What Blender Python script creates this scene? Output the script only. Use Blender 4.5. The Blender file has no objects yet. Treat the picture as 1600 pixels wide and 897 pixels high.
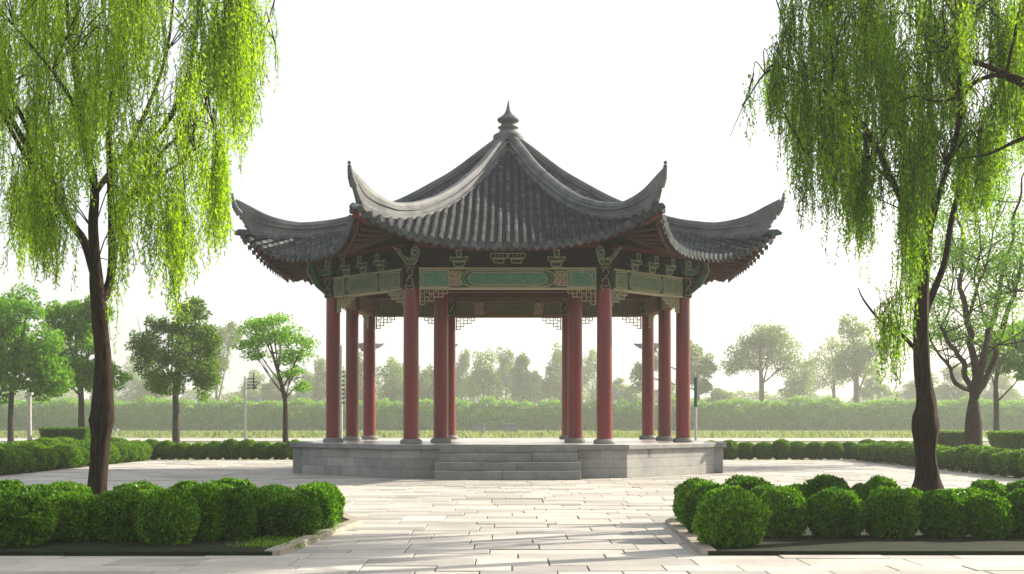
import bpy, math, random
import numpy as np
from mathutils import Vector, Matrix, noise

SC = bpy.context.scene
COL = SC.collection
R = math.radians
rnd = random.Random(7)
F = 2200.0          # focal length in pixels of a 1600 px wide picture
EYE = 1.15          # eye height
HZ = 660.0

def P(px, py, Y):
    return Vector(((px-800)*Y/F, Y, EYE+(HZ-py)*Y/F))
def GX(px, Y):
    return (px-800)*Y/F

# ------------------------------------------------------------------ materials
def mat(name):
    m = bpy.data.materials.new(name); m.use_nodes = True
    nt = m.node_tree; b = nt.nodes['Principled BSDF']
    return m, nt, b
def N(nt, t, **kw):
    n = nt.nodes.new(t)
    for k, v in kw.items():
        if k in n.inputs: n.inputs[k].default_value = v
        else: setattr(n, k, v)
    return n
def ramp(nt, stops):
    n = nt.nodes.new('ShaderNodeValToRGB'); e = n.color_ramp.elements
    e[0].position, e[0].color = stops[0][0], (*stops[0][1], 1)
    e[1].position, e[1].color = stops[-1][0], (*stops[-1][1], 1)
    for p, c in stops[1:-1]:
        x = e.new(p); x.color = (*c, 1)
    return n
def surf(name, c1, c2, scale=6, rough=.7, bump=.3, bscale=None, metal=0, detail=6, spec=.15, stretch=None, bd=.02):
    m, nt, b = mat(name); L = nt.links
    tc = N(nt, 'ShaderNodeTexCoord')
    src = tc.outputs['Object']
    if stretch:
        mp = N(nt, 'ShaderNodeMapping'); mp.inputs['Scale'].default_value = stretch
        L.new(src, mp.inputs[0]); src = mp.outputs[0]
    n1 = N(nt, 'ShaderNodeTexNoise', Scale=scale, Detail=detail, Roughness=.65)
    L.new(src, n1.inputs['Vector'])
    r = ramp(nt, [(.3, c1), (.7, c2)]); L.new(n1.outputs['Fac'], r.inputs[0])
    L.new(r.outputs[0], b.inputs['Base Color'])
    n2 = N(nt, 'ShaderNodeTexNoise', Scale=bscale or scale*5, Detail=8, Roughness=.7)
    L.new(src, n2.inputs['Vector'])
    bp = N(nt, 'ShaderNodeBump', Strength=bump, Distance=bd)
    L.new(n2.outputs['Fac'], bp.inputs['Height']); L.new(bp.outputs[0], b.inputs['Normal'])
    b.inputs['Roughness'].default_value = rough; b.inputs['Metallic'].default_value = metal
    b.inputs['Specular IOR Level'].default_value = spec
    return m
def leafmat(name, c1, c2, c3, trans, tw=.45, rough=.6):
    m, nt, b = mat(name); L = nt.links
    g = N(nt, 'ShaderNodeNewGeometry'); tc = N(nt, 'ShaderNodeTexCoord')
    nz = N(nt, 'ShaderNodeTexNoise', Scale=1.3, Detail=3)
    L.new(tc.outputs['Object'], nz.inputs['Vector'])
    mx = N(nt, 'ShaderNodeMath', operation='MULTIPLY_ADD'); mx.inputs[1].default_value = .55
    L.new(g.outputs['Random Per Island'], mx.inputs[0])
    m2 = N(nt, 'ShaderNodeMath', operation='MULTIPLY'); m2.inputs[1].default_value = .5
    oi = N(nt, 'ShaderNodeObjectInfo'); m3 = N(nt, 'ShaderNodeMath', operation='MULTIPLY_ADD'); m3.inputs[1].default_value = .24; m3.inputs[2].default_value = -.12
    L.new(oi.outputs['Random'], m3.inputs[0]); m4 = N(nt, 'ShaderNodeMath', operation='ADD')
    L.new(nz.outputs['Fac'], m2.inputs[0]); L.new(m2.outputs[0], m4.inputs[0]); L.new(m3.outputs[0], m4.inputs[1]); L.new(m4.outputs[0], mx.inputs[2])
    r = ramp(nt, [(.15, c1), (.5, c2), (.85, c3)]); L.new(mx.outputs[0], r.inputs[0])
    L.new(r.outputs[0], b.inputs['Base Color'])
    b.inputs['Roughness'].default_value = rough; b.inputs['Specular IOR Level'].default_value = .15
    t = N(nt, 'ShaderNodeBsdfTranslucent')
    mc = N(nt, 'ShaderNodeMix', data_type='RGBA', blend_type='MULTIPLY'); mc.inputs[0].default_value = 1
    L.new(r.outputs[0], mc.inputs[6]); mc.inputs[7].default_value = (*trans, 1)
    L.new(mc.outputs[2], t.inputs['Color'])
    s = N(nt, 'ShaderNodeMixShader', Fac=tw)
    L.new(b.outputs[0], s.inputs[1]); L.new(t.outputs[0], s.inputs[2])
    L.new(s.outputs[0], nt.nodes['Material Output'].inputs[0])
    return m

M = {}
M['bark'] = surf('bark', (.014,.010,.007), (.085,.055,.036), 9, .9, 1.0, 26, stretch=(3,3,.45), bd=.09)
M['bark_grey'] = surf('bark_grey', (.03,.027,.022), (.08,.072,.06), 6, .9, .6, 20, stretch=(3,3,.6))
M['willow_a'] = leafmat('willow_leaf', (.06,.145,.010), (.15,.29,.016), (.29,.42,.028), (1.8,1.7,.5), .58)
M['willow_b'] = leafmat('willow_leaf_deep', (.035,.10,.008), (.115,.22,.012), (.27,.37,.018), (1.8,1.8,.6), .55)
M['box'] = leafmat('box_leaf', (.014,.055,.004), (.05,.145,.008), (.17,.33,.02), (1.6,1.7,.5), .33, .4)
M['hedge'] = leafmat('hedge_leaf', (.025,.075,.006), (.07,.155,.012), (.16,.28,.025), (1.6,1.7,.6), .35)
M['tree_a'] = leafmat('tree_leaf_bright', (.06,.15,.012), (.115,.25,.02), (.21,.37,.03), (1.6,1.8,.6), .4)
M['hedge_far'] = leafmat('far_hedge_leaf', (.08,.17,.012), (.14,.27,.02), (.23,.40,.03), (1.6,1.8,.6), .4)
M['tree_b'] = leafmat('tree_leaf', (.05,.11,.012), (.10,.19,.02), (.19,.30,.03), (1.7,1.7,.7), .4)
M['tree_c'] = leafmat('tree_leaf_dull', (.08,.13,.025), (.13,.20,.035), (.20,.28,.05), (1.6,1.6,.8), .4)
M['grassblade'] = leafmat('grass_blade', (.09,.13,.04), (.15,.20,.08), (.25,.28,.15), (1.6,1.6,.7), .4)
M['ground'] = surf('grass_ground', (.10,.13,.045), (.22,.22,.12), .6, .95, .5, 8)
M['soil'] = surf('bed_soil', (.008,.012,.005), (.02,.03,.010), 5, .95, .8, 30)
M['joint'] = surf('paving_joint', (.05,.045,.04), (.10,.09,.08), 5, .95, .3)
M['kerb'] = surf('kerb_stone', (.24,.21,.17), (.36,.32,.26), 4, .8, .3)
M['slab'] = surf('platform_top_stone', (.50,.46,.40), (.62,.58,.51), 1.5, .28, .06, 12, spec=.5)
M['slate'] = surf('slab_edge_stone', (.14,.143,.14), (.24,.243,.235), 3, .6, .3, 25)
M['red'] = surf('red_lacquer', (.085,.0015,.004), (.165,.0028,.007), 3, .32, .1, 18, spec=.5, stretch=(1,1,.25))
M['redwood'] = surf('red_timber', (.07,.014,.011), (.13,.024,.018), 4, .6, .2)
M['fascia'] = surf('eave_board', (.05,.014,.010), (.09,.022,.016), 4, .65, .2)
M['rafter'] = surf('brown_rafter', (.035,.02,.014), (.085,.048,.032), 4, .7, .3)
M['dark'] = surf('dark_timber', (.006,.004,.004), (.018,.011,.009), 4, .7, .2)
M['cream'] = surf('cream_paint', (.24,.225,.14), (.36,.34,.23), 8, .6, .1)
M['green'] = surf('green_paint', (.012,.065,.045), (.035,.12,.08), 9, .55, .15)
M['dgreen'] = surf('dark_green_paint', (.01,.04,.022), (.03,.075,.04), 9, .55, .15)
M['olive'] = surf('olive_paint', (.06,.065,.03), (.11,.11,.055), 9, .6, .15)
M['tan'] = surf('tan_timber', (.12,.07,.04), (.19,.12,.065), 5, .6, .15)
M['tan_green'] = surf('faded_green_paint', (.06,.10,.055), (.12,.17,.10), 9, .6, .15)
M['metal'] = surf('grey_metal', (.35,.36,.37), (.5,.5,.5), 3, .45, .05, metal=.3)
M['dmetal'] = surf('dark_metal', (.03,.035,.04), (.07,.075,.08), 3, .5, .05)
M['concrete'] = surf('pale_concrete', (.30,.29,.27), (.42,.41,.38), 3, .85, .2)
M['tilepan'] = surf('roof_pan_tile', (.018,.019,.022), (.04,.042,.047), 6, .8, .3)

def make_roof_tile():
    m, nt, b = mat('roof_barrel_tile'); L = nt.links
    g = N(nt, 'ShaderNodeNewGeometry'); tc = N(nt, 'ShaderNodeTexCoord')
    nz = N(nt, 'ShaderNodeTexNoise', Scale=5, Detail=8, Roughness=.75); L.new(tc.outputs['Object'], nz.inputs['Vector'])
    n3 = N(nt, 'ShaderNodeTexNoise', Scale=.7, Detail=4); L.new(tc.outputs['Object'], n3.inputs['Vector'])
    a = N(nt, 'ShaderNodeMath', operation='MULTIPLY_ADD'); a.inputs[1].default_value = .35
    L.new(g.outputs['Random Per Island'], a.inputs[0])
    c = N(nt, 'ShaderNodeMath', operation='MULTIPLY'); c.inputs[1].default_value = .6
    L.new(nz.outputs['Fac'], c.inputs[0]); L.new(c.outputs[0], a.inputs[2])
    r = ramp(nt, [(.2, (.035,.039,.048)), (.5, (.07,.078,.092)), (.8, (.15,.155,.168))]); L.new(a.outputs[0], r.inputs[0])
    r2 = ramp(nt, [(.4, (1,1,1)), (.7, (.72,.78,.66))]); L.new(n3.outputs['Fac'], r2.inputs[0])
    mx = N(nt, 'ShaderNodeMix', data_type='RGBA', blend_type='MULTIPLY'); mx.inputs[0].default_value = 1
    L.new(r.outputs[0], mx.inputs[6]); L.new(r2.outputs[0], mx.inputs[7]); L.new(mx.outputs[2], b.inputs['Base Color'])
    bp = N(nt, 'ShaderNodeBump', Strength=.4, Distance=.02); n2 = N(nt, 'ShaderNodeTexNoise', Scale=40, Detail=6)
    L.new(tc.outputs['Object'], n2.inputs['Vector']); L.new(n2.outputs['Fac'], bp.inputs['Height']); L.new(bp.outputs[0], b.inputs['Normal'])
    b.inputs['Roughness'].default_value = .85; b.inputs['Specular IOR Level'].default_value = .12
    return m
M['tile'] = make_roof_tile()
M['ridge'] = surf('ridge_plaster', (.065,.072,.08), (.155,.16,.16), 2.5, .6, .35, 20)

def make_paving():
    m, nt, b = mat('stone_paving'); L = nt.links
    g = N(nt, 'ShaderNodeNewGeometry'); tc = N(nt, 'ShaderNodeTexCoord')
    r = ramp(nt, [(0, (.30,.285,.26)), (.3, (.42,.395,.355)), (.9, (.52,.485,.43)), (1, (.25,.245,.235))])
    L.new(g.outputs['Random Per Island'], r.inputs[0])
    nz = N(nt, 'ShaderNodeTexNoise', Scale=.55, Detail=8, Roughness=.7); L.new(tc.outputs['Object'], nz.inputs['Vector'])
    r2 = ramp(nt, [(.33, (.66,.665,.67)), (.58, (1,1,1))]); L.new(nz.outputs['Fac'], r2.inputs[0])
    nf = N(nt, 'ShaderNodeTexNoise', Scale=14, Detail=8, Roughness=.7); L.new(tc.outputs['Object'], nf.inputs['Vector'])
    r3 = ramp(nt, [(.3, (.86,.86,.86)), (.6, (1,1,1))]); L.new(nf.outputs['Fac'], r3.inputs[0])
    m1 = N(nt, 'ShaderNodeMix', data_type='RGBA', blend_type='MULTIPLY'); m1.inputs[0].default_value = 1
    m2 = N(nt, 'ShaderNodeMix', data_type='RGBA', blend_type='MULTIPLY'); m2.inputs[0].default_value = 1
    L.new(r.outputs[0], m1.inputs[6]); L.new(r2.outputs[0], m1.inputs[7])
    L.new(m1.outputs[2], m2.inputs[6]); L.new(r3.outputs[0], m2.inputs[7]); L.new(m2.outputs[2], b.inputs['Base Color'])
    bp = N(nt, 'ShaderNodeBump', Strength=.25, Distance=.01); L.new(nf.outputs['Fac'], bp.inputs['Height']); L.new(bp.outputs[0], b.inputs['Normal'])
    b.inputs['Roughness'].default_value = .7
    return m
M['paving'] = make_paving()

def make_ashlar():
    m, nt, b = mat('ashlar_blocks'); L = nt.links
    tc = N(nt, 'ShaderNodeTexCoord'); sx = N(nt, 'ShaderNodeSeparateXYZ'); L.new(tc.outputs['Object'], sx.inputs[0])
    ad = N(nt, 'ShaderNodeMath', operation='SUBTRACT'); L.new(sx.outputs['X'], ad.inputs[0])
    ym = N(nt, 'ShaderNodeMath', operation='MULTIPLY'); ym.inputs[1].default_value = .7
    L.new(sx.outputs['Y'], ym.inputs[0]); L.new(ym.outputs[0], ad.inputs[1])
    cx = N(nt, 'ShaderNodeCombineXYZ'); L.new(ad.outputs[0], cx.inputs['X']); L.new(sx.outputs['Z'], cx.inputs['Y'])
    bk = N(nt, 'ShaderNodeTexBrick', Scale=1.0); bk.offset = .43; bk.squash = 1.35; bk.squash_frequency = 3
    bk.inputs['Brick Width'].default_value = .62; bk.inputs['Row Height'].default_value = .197
    bk.inputs['Mortar Size'].default_value = .006; bk.inputs['Mortar Smooth'].default_value = .4
    bk.inputs['Color1'].default_value = (.20,.205,.205,1); bk.inputs['Color2'].default_value = (.29,.285,.275,1)
    bk.inputs['Mortar'].default_value = (.12,.12,.12,1)
    L.new(cx.outputs[0], bk.inputs['Vector'])
    nz = N(nt, 'ShaderNodeTexNoise', Scale=2.2, Detail=9, Roughness=.7); L.new(tc.outputs['Object'], nz.inputs['Vector'])
    r2 = ramp(nt, [(.3, (.66,.68,.68)), (.62, (1.1,1.08,1.02))]); L.new(nz.outputs['Fac'], r2.inputs[0])
    mx = N(nt, 'ShaderNodeMix', data_type='RGBA', blend_type='MULTIPLY'); mx.inputs[0].default_value = 1
    L.new(bk.outputs['Color'], mx.inputs[6]); L.new(r2.outputs[0], mx.inputs[7]); L.new(mx.outputs[2], b.inputs['Base Color'])
    bp = N(nt, 'ShaderNodeBump', Strength=.5, Distance=.01); L.new(bk.outputs['Fac'], bp.inputs['Height']); bp.invert = True
    L.new(bp.outputs[0], b.inputs['Normal']); b.inputs['Roughness'].default_value = .75
    return m
M['ashlar'] = make_ashlar()

def make_scroll(name, c1, c2, c3):
    m, nt, b = mat(name); L = nt.links
    tc = N(nt, 'ShaderNodeTexCoord')
    v = N(nt, 'ShaderNodeTexVoronoi', Scale=17, feature='DISTANCE_TO_EDGE'); L.new(tc.outputs['Object'], v.inputs['Vector'])
    r = ramp(nt, [(.03, c3), (.09, c2), (.3, c1)]); L.new(v.outputs['Distance'], r.inputs[0])
    L.new(r.outputs[0], b.inputs['Base Color']); b.inputs['Roughness'].default_value = .6
    return m
M['scroll'] = make_scroll('painted_scrollwork', (.02,.10,.075), (.045,.17,.12), (.09,.22,.15))
M['scroll_red'] = make_scroll('painted_red_flowers', (.12,.07,.05), (.20,.12,.08), (.30,.28,.17))

# ------------------------------------------------------------------ objects
def tag(o, label=None, cat=None, group=None, kind=None):
    if label: o['label'] = label
    if cat: o['category'] = cat
    if group: o['group'] = group
    if kind: o['kind'] = kind
    return o
def empty(name, loc):
    o = bpy.data.objects.new(name, None); o.location = loc; o.empty_display_size = .3; COL.objects.link(o); return o
def link(name, me, m, parent=None, loc=None):
    o = bpy.data.objects.new(name, me)
    if m is not None:
        me.materials.clear() if hasattr(me.materials, 'clear') else None
        me.materials.append(m)
    COL.objects.link(o)
    if parent is not None:
        o.parent = parent
    if loc is not None: o.location = loc
    return o
def world_to(parent):
    v = Vector((0,0,0)); p = parent
    while p is not None:
        v += p.location; p = p.parent
    return v

class MB:
    def __init__(s): s.v = []; s.f = []; s.sm = []
    def add(s, vs, fs, smooth=False):
        k = len(s.v); s.v += [tuple(x) for x in vs]
        s.f += [tuple(i+k for i in f) for f in fs]; s.sm += [smooth]*len(fs)
    def box(s, x0, x1, y0, y1, z0, z1, fr=None):
        vs = [(x,y,z) for z in (z0,z1) for x,y in ((x0,y0),(x1,y0),(x1,y1),(x0,y1))]
        if fr: vs = [fr(*p) for p in vs]
        s.add(vs, [(3,2,1,0),(4,5,6,7),(0,1,5,4),(1,2,6,5),(2,3,7,6),(3,0,4,7)])
    def tube(s, pts, rad, n=8, caps=True, flat=1.0, up=None):
        pts = [Vector(p) for p in pts]; m = len(pts)
        if not hasattr(rad, '__len__'): rad = [rad]*m
        prev = None; rings = []
        for i, p in enumerate(pts):
            t = (pts[min(i+1,m-1)]-pts[max(i-1,0)])
            if t.length < 1e-9: t = Vector((0,0,1))
            t.normalize()
            if prev is None:
                a = Vector((0,0,1)) if abs(t.z) < .9 else Vector((1,0,0))
                x = t.cross(a).normalized()
            else:
                x = (prev - t*prev.dot(t))
                x = x.normalized() if x.length > 1e-6 else t.orthogonal().normalized()
            prev = x; y = t.cross(x)
            rings.append([p + x*math.cos(2*math.pi*k/n)*rad[i] + y*math.sin(2*math.pi*k/n)*rad[i]*flat for k in range(n)])
        vs = [v for r in rings for v in r]
        fs = [(i*n+k, i*n+(k+1)%n, (i+1)*n+(k+1)%n, (i+1)*n+k) for i in range(m-1) for k in range(n)]
        s.add(vs, fs, True)
        if caps:
            s.add(rings[0], [tuple(range(n))[::-1]]); s.add(rings[-1], [tuple(range(n))])
    def lathe(s, prof, c=(0,0,0), n=24):
        vs = []; m = len(prof)
        for r, z in prof:
            for k in range(n):
                a = 2*math.pi*k/n; vs.append((c[0]+r*math.cos(a), c[1]+r*math.sin(a), c[2]+z))
        fs = [(i*n+k, i*n+(k+1)%n, (i+1)*n+(k+1)%n, (i+1)*n+k) for i in range(m-1) for k in range(n)]
        s.add(vs, fs, True)
        s.add(vs[:n], [tuple(range(n))[::-1]]); s.add(vs[-n:], [tuple(range(n))])
    def prism(s, poly, z0, z1, fr=None):
        n = len(poly)
        vs = [(x,y,z0) for x,y in poly]+[(x,y,z1) for x,y in poly]
        if fr: vs = [fr(*p) for p in vs]
        s.add(vs, [tuple(range(n))[::-1], tuple(range(n,2*n))]+[(i,(i+1)%n,n+(i+1)%n,n+i) for i in range(n)])
    def sweep(s, secs, closed=True):
        n = len(secs[0]); m = len(secs)
        vs = [p for q in secs for p in q]
        fs = [(i*n+k, i*n+(k+1)%n, (i+1)*n+(k+1)%n, (i+1)*n+k) for i in range(m-1) for k in range(n)]
        s.add(vs, fs); s.add(secs[0], [tuple(range(n))[::-1]]); s.add(secs[-1], [tuple(range(n))])
    def build(s, name, m, parent=None, loc=None, bevel=0):
        """vertices are in world space; loc = world origin for a top-level object"""
        off = world_to(parent) if parent is not None else Vector(loc or (0,0,0))
        me = bpy.data.meshes.new(name)
        me.from_pydata([(x-off.x, y-off.y, z-off.z) for x,y,z in s.v], [], s.f)
        me.polygons.foreach_set('use_smooth', s.sm); me.update()
        o = link(name, me, m, parent, off if parent is None else None)
        if bevel:
            b = o.modifiers.new('bevel', 'BEVEL'); b.width = bevel; b.segments = 2; b.limit_method = 'ANGLE'
        return o

def quads_mesh(name, V, n):           # V (n*4,3)
    me = bpy.data.meshes.new(name)
    me.vertices.add(n*4); me.vertices.foreach_set('co', np.ascontiguousarray(V, dtype=np.float32).ravel())
    me.loops.add(n*4); me.loops.foreach_set('vertex_index', np.arange(n*4, dtype=np.int32))
    me.polygons.add(n); me.polygons.foreach_set('loop_start', np.arange(0, n*4, 4, dtype=np.int32))
    me.update(calc_edges=True)
    return me
def leaf_quads(P0, D, Wd, L, W):
    """rhombic leaves from P0 along D (unit), width direction Wd"""
    L = np.asarray(L)[:,None] if np.ndim(L) else L; W = np.asarray(W)[:,None] if np.ndim(W) else W
    a = P0; b = P0+D*L*.45+Wd*W*.5; c = P0+D*L; d = P0+D*L*.45-Wd*W*.5
    return np.stack([a,b,c,d],1).reshape(-1,3)
def unit(a): return a/np.maximum(np.linalg.norm(a,axis=1,keepdims=True),1e-9)
def rand_leaves(rs, pts, L, W, up=None, jitter=1.0, down=0):
    n = len(pts)
    D = rs.normal(size=(n,3))*jitter
    if up is not None: D += up
    D[:,2] -= down
    D = unit(D); T = unit(np.cross(D, rs.normal(size=(n,3))))
    return leaf_quads(pts, D, T, L*rs.uniform(.6,1.25,n), W*rs.uniform(.7,1.2,n))

# ------------------------------------------------------------------ world, sun, camera
sun_el = R(27); sun_az = Vector((.84, .54))
w = bpy.data.worlds.new('World'); SC.world = w; w.use_nodes = True
nt = w.node_tree; bg = nt.nodes['Background']
sky = nt.nodes.new('ShaderNodeTexSky'); sky.sky_type = 'NISHITA'; sky.sun_disc = False
sky.sun_elevation = sun_el; sky.sun_rotation = math.atan2(sun_az.x, sun_az.y)
sky.dust_density = 4.0; sky.air_density = 1.0; sky.ozone_density = 1.0
# thin bright cloud veil over the Nishita sky, a little clearer overhead on the left
tcw = nt.nodes.new('ShaderNodeTexCoord'); nzw = nt.nodes.new('ShaderNodeTexNoise'); nzw.inputs['Scale'].default_value = 1.6; nzw.inputs['Detail'].default_value = 5
nt.links.new(tcw.outputs['Generated'], nzw.inputs['Vector'])
rw = nt.nodes.new('ShaderNodeValToRGB'); rw.color_ramp.elements[0].position = .35; rw.color_ramp.elements[0].color = (.35,.35,.35,1); rw.color_ramp.elements[1].position = .6; rw.color_ramp.elements[1].color = (.75,.75,.75,1)
nt.links.new(nzw.outputs['Fac'], rw.inputs[0])
mw = nt.nodes.new('ShaderNodeMix'); mw.data_type = 'RGBA'; mw.inputs[7].default_value = (5.3,5.3,5.25,1)
nt.links.new(rw.outputs[0], mw.inputs[0]); nt.links.new(sky.outputs[0], mw.inputs[6]); nt.links.new(mw.outputs[2], bg.inputs[0]); bg.inputs[1].default_value = .10
S = Vector((sun_az.x*math.cos(sun_el), sun_az.y*math.cos(sun_el), math.sin(sun_el))).normalized()
sl = bpy.data.lights.new('sun', 'SUN'); sl.energy = 5.0; sl.angle = R(.6); sl.color = (1,.9,.75)
so = bpy.data.objects.new('sun', sl); COL.objects.link(so)
so.rotation_euler = S.to_track_quat('Z','Y').to_euler(); so.location = (20,20,30)
cam = bpy.data.cameras.new('camera'); co = bpy.data.objects.new('camera', cam); COL.objects.link(co)
co.location = (0,0,EYE); co.rotation_euler = (R(90),0,0)
cam.sensor_width = 36; cam.lens = 36*F/1600; cam.shift_y = (HZ-448.5)/1600; cam.clip_end = 6000
SC.camera = co
SC.view_settings.view_transform = 'Standard'; SC.view_settings.look = 'None'
SC.view_settings.exposure = 1.2; SC.view_settings.gamma = 1
SC.render.engine = 'CYCLES'
SC.cycles.use_denoising = True
SC.cycles.max_bounces = 8; SC.cycles.transparent_max_bounces = 8; SC.cycles.volume_bounces = 1
SC.cycles.diffuse_bounces = 4; SC.cycles.transmission_bounces = 4

# ------------------------------------------------------------------ ground
def hillz(x, y):
    return 0.0
mb = MB(); xs = [-1500,-600,-300]+list(range(-160,161,10))+[300,600,1500]; ys = [-1500,-200,0]+list(range(20,260,6))+[300,500,900,1500]
vs = [(x,y,-.03+hillz(x,y)) for y in ys for x in xs]; n = len(xs)
mb.add(vs, [(j*n+i, j*n+i+1, (j+1)*n+i+1, (j+1)*n+i) for j in range(len(ys)-1) for i in range(n-1)], True)
tag(mb.build('ground', M['ground']), kind='structure')
mb = MB(); rs = np.random.RandomState(3)
nx, ny = 30, 16; vs = []
for j in range(ny+1):
    for i in range(nx+1):
        u = i/nx*2-1; v = j/ny*2-1; r = min(1, math.hypot(u,v))
        vs.append((60+u*26, 255+v*22, -.2+5.0*(.5+.5*math.cos(math.pi*r))))
mb.add(vs, [(j*(nx+1)+i, j*(nx+1)+i+1, (j+1)*(nx+1)+i+1, (j+1)*(nx+1)+i) for j in range(ny) for i in range(nx)], True)
tag(mb.build('hill', M['ground']), kind='structure')

PX0, PX1, PY0, PY1 = -11.0, 10.4, -4.0, 43.2
mb = MB(); mb.box(PX0-.05, PX1+.05, PY0, PY1, -.2, -.012)
tag(mb.build('plaza_base', M['joint']), kind='structure')
mb = MB(); y = PY0
while y < PY1-.2:
    d = rnd.choice((.4,.45,.5,.6)); y1 = min(y+d, PY1)
    x = PX0+rnd.uniform(-.0,.0)
    while x < PX1:
        wd = rnd.choice((.5,.6,.6,.75,.9,1.2)); x1 = min(x+wd, PX1)
        if x1-x > .12:
            j = .0045 + rnd.random()*.003; dz = rnd.uniform(-.004,.004)
            split = (rnd.random() < .12 and d > .6)
            for (a, b_) in (((y, y+d*.5), (y+d*.5, y1)) if split else ((y, y1),)):
                mb.box(x+j, x1-j, a+j, b_-j, -.03, dz+rnd.uniform(-.002,.002))
        x = x1
    y = y1
o = mb.build('paving', M['paving'], bevel=.004); tag(o, kind='structure')

# planting beds
def bed(poly, kerb_edges, name_l):
    mb = MB(); mb.prism(poly, -.01, .035)
    tag(mb.build('planting_bed', M['soil']), kind='structure')
    mb = MB()
    for (a, b) in kerb_edges:
        a = Vector((*a,0)); b = Vector((*b,0)); d = (b-a).normalized(); nrm = Vector((-d.y,d.x,0))
        L = (b-a).length; k = max(1, round(L/1.0))
        for i in range(k):
            p = a+d*(L*i/k+.004); q = a+d*(L*(i+1)/k-.004)
            fr = lambda x,y,z,p=p,d=d,nrm=nrm: tuple(p+d*x+nrm*y+Vector((0,0,z)))
            mb.box(0,(q-p).length,-.07,.07,-.01,.05+rnd.uniform(-.003,.003),fr)
    tag(mb.build('kerb', M['kerb'], bevel=.008), kind='structure')
LB = [(-9.5,12.15),(-2.07,12.15),(-1.76,15.9),(-2.4,18.2),(-9.5,18.2)]
RB = [(9.3,12.2),(1.70,12.2),(1.80,15.9),(2.4,18.2),(9.3,18.2)][::-1]
bed(LB, [((-2.07,12.15),(-1.76,15.9)),((-1.76,15.9),(-2.4,18.2)),((-2.4,18.2),(-9.5,18.2))], 'l')
bed(RB, [((1.70,12.2),(1.80,15.9)),((1.80,15.9),(2.4,18.2)),((2.4,18.2),(9.3,18.2))], 'r')
# lawn weeds in the beds
def grass(name, rects, n, h, wd, m, seed, zfn=None, label=None):
    rs = np.random.RandomState(seed); pts = []
    tot = sum((b-a)*(d-c) for a,b,c,d in rects)
    for a,b,c,d in rects:
        k = int(n*(b-a)*(d-c)/tot)
        p = np.stack([rs.uniform(a,b,k), rs.uniform(c,d,k), np.zeros(k)],1)
        keep = np.array([noise.noise(Vector((x*.8,y*.35,seed))) > -.15+.2*rs.rand() for x,y,_ in p])
        p = p[keep]; pts.append(p)
    p = np.concatenate(pts)
    if zfn is not None: p[:,2] = [zfn(x,y) for x,y,_ in p]
    k = len(p); D = unit(np.stack([rs.normal(0,.35,k), rs.normal(0,.35,k), np.ones(k)],1))
    T = unit(np.cross(D, rs.normal(size=(k,3))))
    V = leaf_quads(p, D, T, h*rs.uniform(.4,1.3,k), wd)
    o = link(name, quads_mesh(name, V, k), m); tag(o, label=label, cat='grass', kind='stuff'); return o
grass('bed_grass', [(-2.6,-1.85,12.6,16),(1.85,2.6,12.8,16),(-2.4,-1.8,12.4,15.5)], 4500, .035, .012, M['hedge'], 5, lambda x,y:.03, 'short weedy ground cover in the dark beds under the round bushes')
grass('meadow_grass', [(-40,-11.4,44.5,62),(10.8,40,30,62),(-40,-11.4,30,44.5),(-11.4,10.8,44.5,62)], 42000, .12, .03, M['grassblade'], 6, lambda x,y:-.03, 'pale yellow green grass strip behind the low hedge rows')
grass('meadow_flowers', [(-75,75,104,150)], 30000, .45, .12, M['grassblade'], 8, lambda x,y:hillz(x,y)-.05, 'pale weedy strip in front of the long far hedge')
mb = MB(); mb.box(-150,150,86,100,-.1,.02)
tag(mb.build('path', M['concrete']), kind='structure')

# ------------------------------------------------------------------ PAVILION
CX, CY = -.09, 34.0
TOPZ = .69
pav = empty('pavilion', (CX, CY, 0))
tag(pav, 'open eight sided pavilion with red columns and grey upturned tiled roof on a stone platform', 'pavilion')
PL = [(-2.51,-4.92),(2.51,-4.92),(4.87,-2.0),(4.87,2.2),(2.5,5.3),(-2.5,5.3),(-4.87,2.2),(-4.87,-2.0)]
def off(poly, s): return [(x*s+CX, y*s+CY) for x,y in poly]
mb = MB(); mb.prism(off(PL,.985), 0, TOPZ-.105)
plat = mb.build('platform', M['ashlar'], pav)
mb = MB(); mb.prism(off(PL,1.0), TOPZ-.103, TOPZ-.004)
mb.build('slab_edge', M['slate'], plat, bevel=.012)
# floor paving stones on top
mb = MB(); mb.prism(off(PL,.992), TOPZ-.003, TOPZ)
mb.build('floor', M['slab'], plat)
for sx in (-1,1):
    mb = MB()
    x = CX+sx*4.70; yy = CY-2.0
    mb.box(x-.17, x+.17, yy-.14, yy+.2, 0, TOPZ-.11)
    mb.box(x-.23, x+.23, yy-.2, yy+.26, TOPZ-.108, TOPZ+.012)
    mb.build('corner_pier', M['slate'], plat, bevel=.015)
for i, (yf, z0, z1, hw) in enumerate(((28.16,0,.175,1.47),(28.46,.175,.345,1.47),(28.76,.345,.515,1.42))):
    mb = MB(); yb = 29.17
    for a, b in ((-hw, -.1+.3*i),( -.1+.3*i, hw)):
        mb.box(CX+a+.003, CX+b-.003, yf, yb, z0+(.003 if i else 0), z1)
    mb.build('step', M['slate'], pav, bevel=.012)
mb = MB(); mb.box(CX-1.42, CX+1.42, 28.98, 29.17, .518, TOPZ-.03); mb.build('step', M['slate'], pav, bevel=.012)

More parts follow.
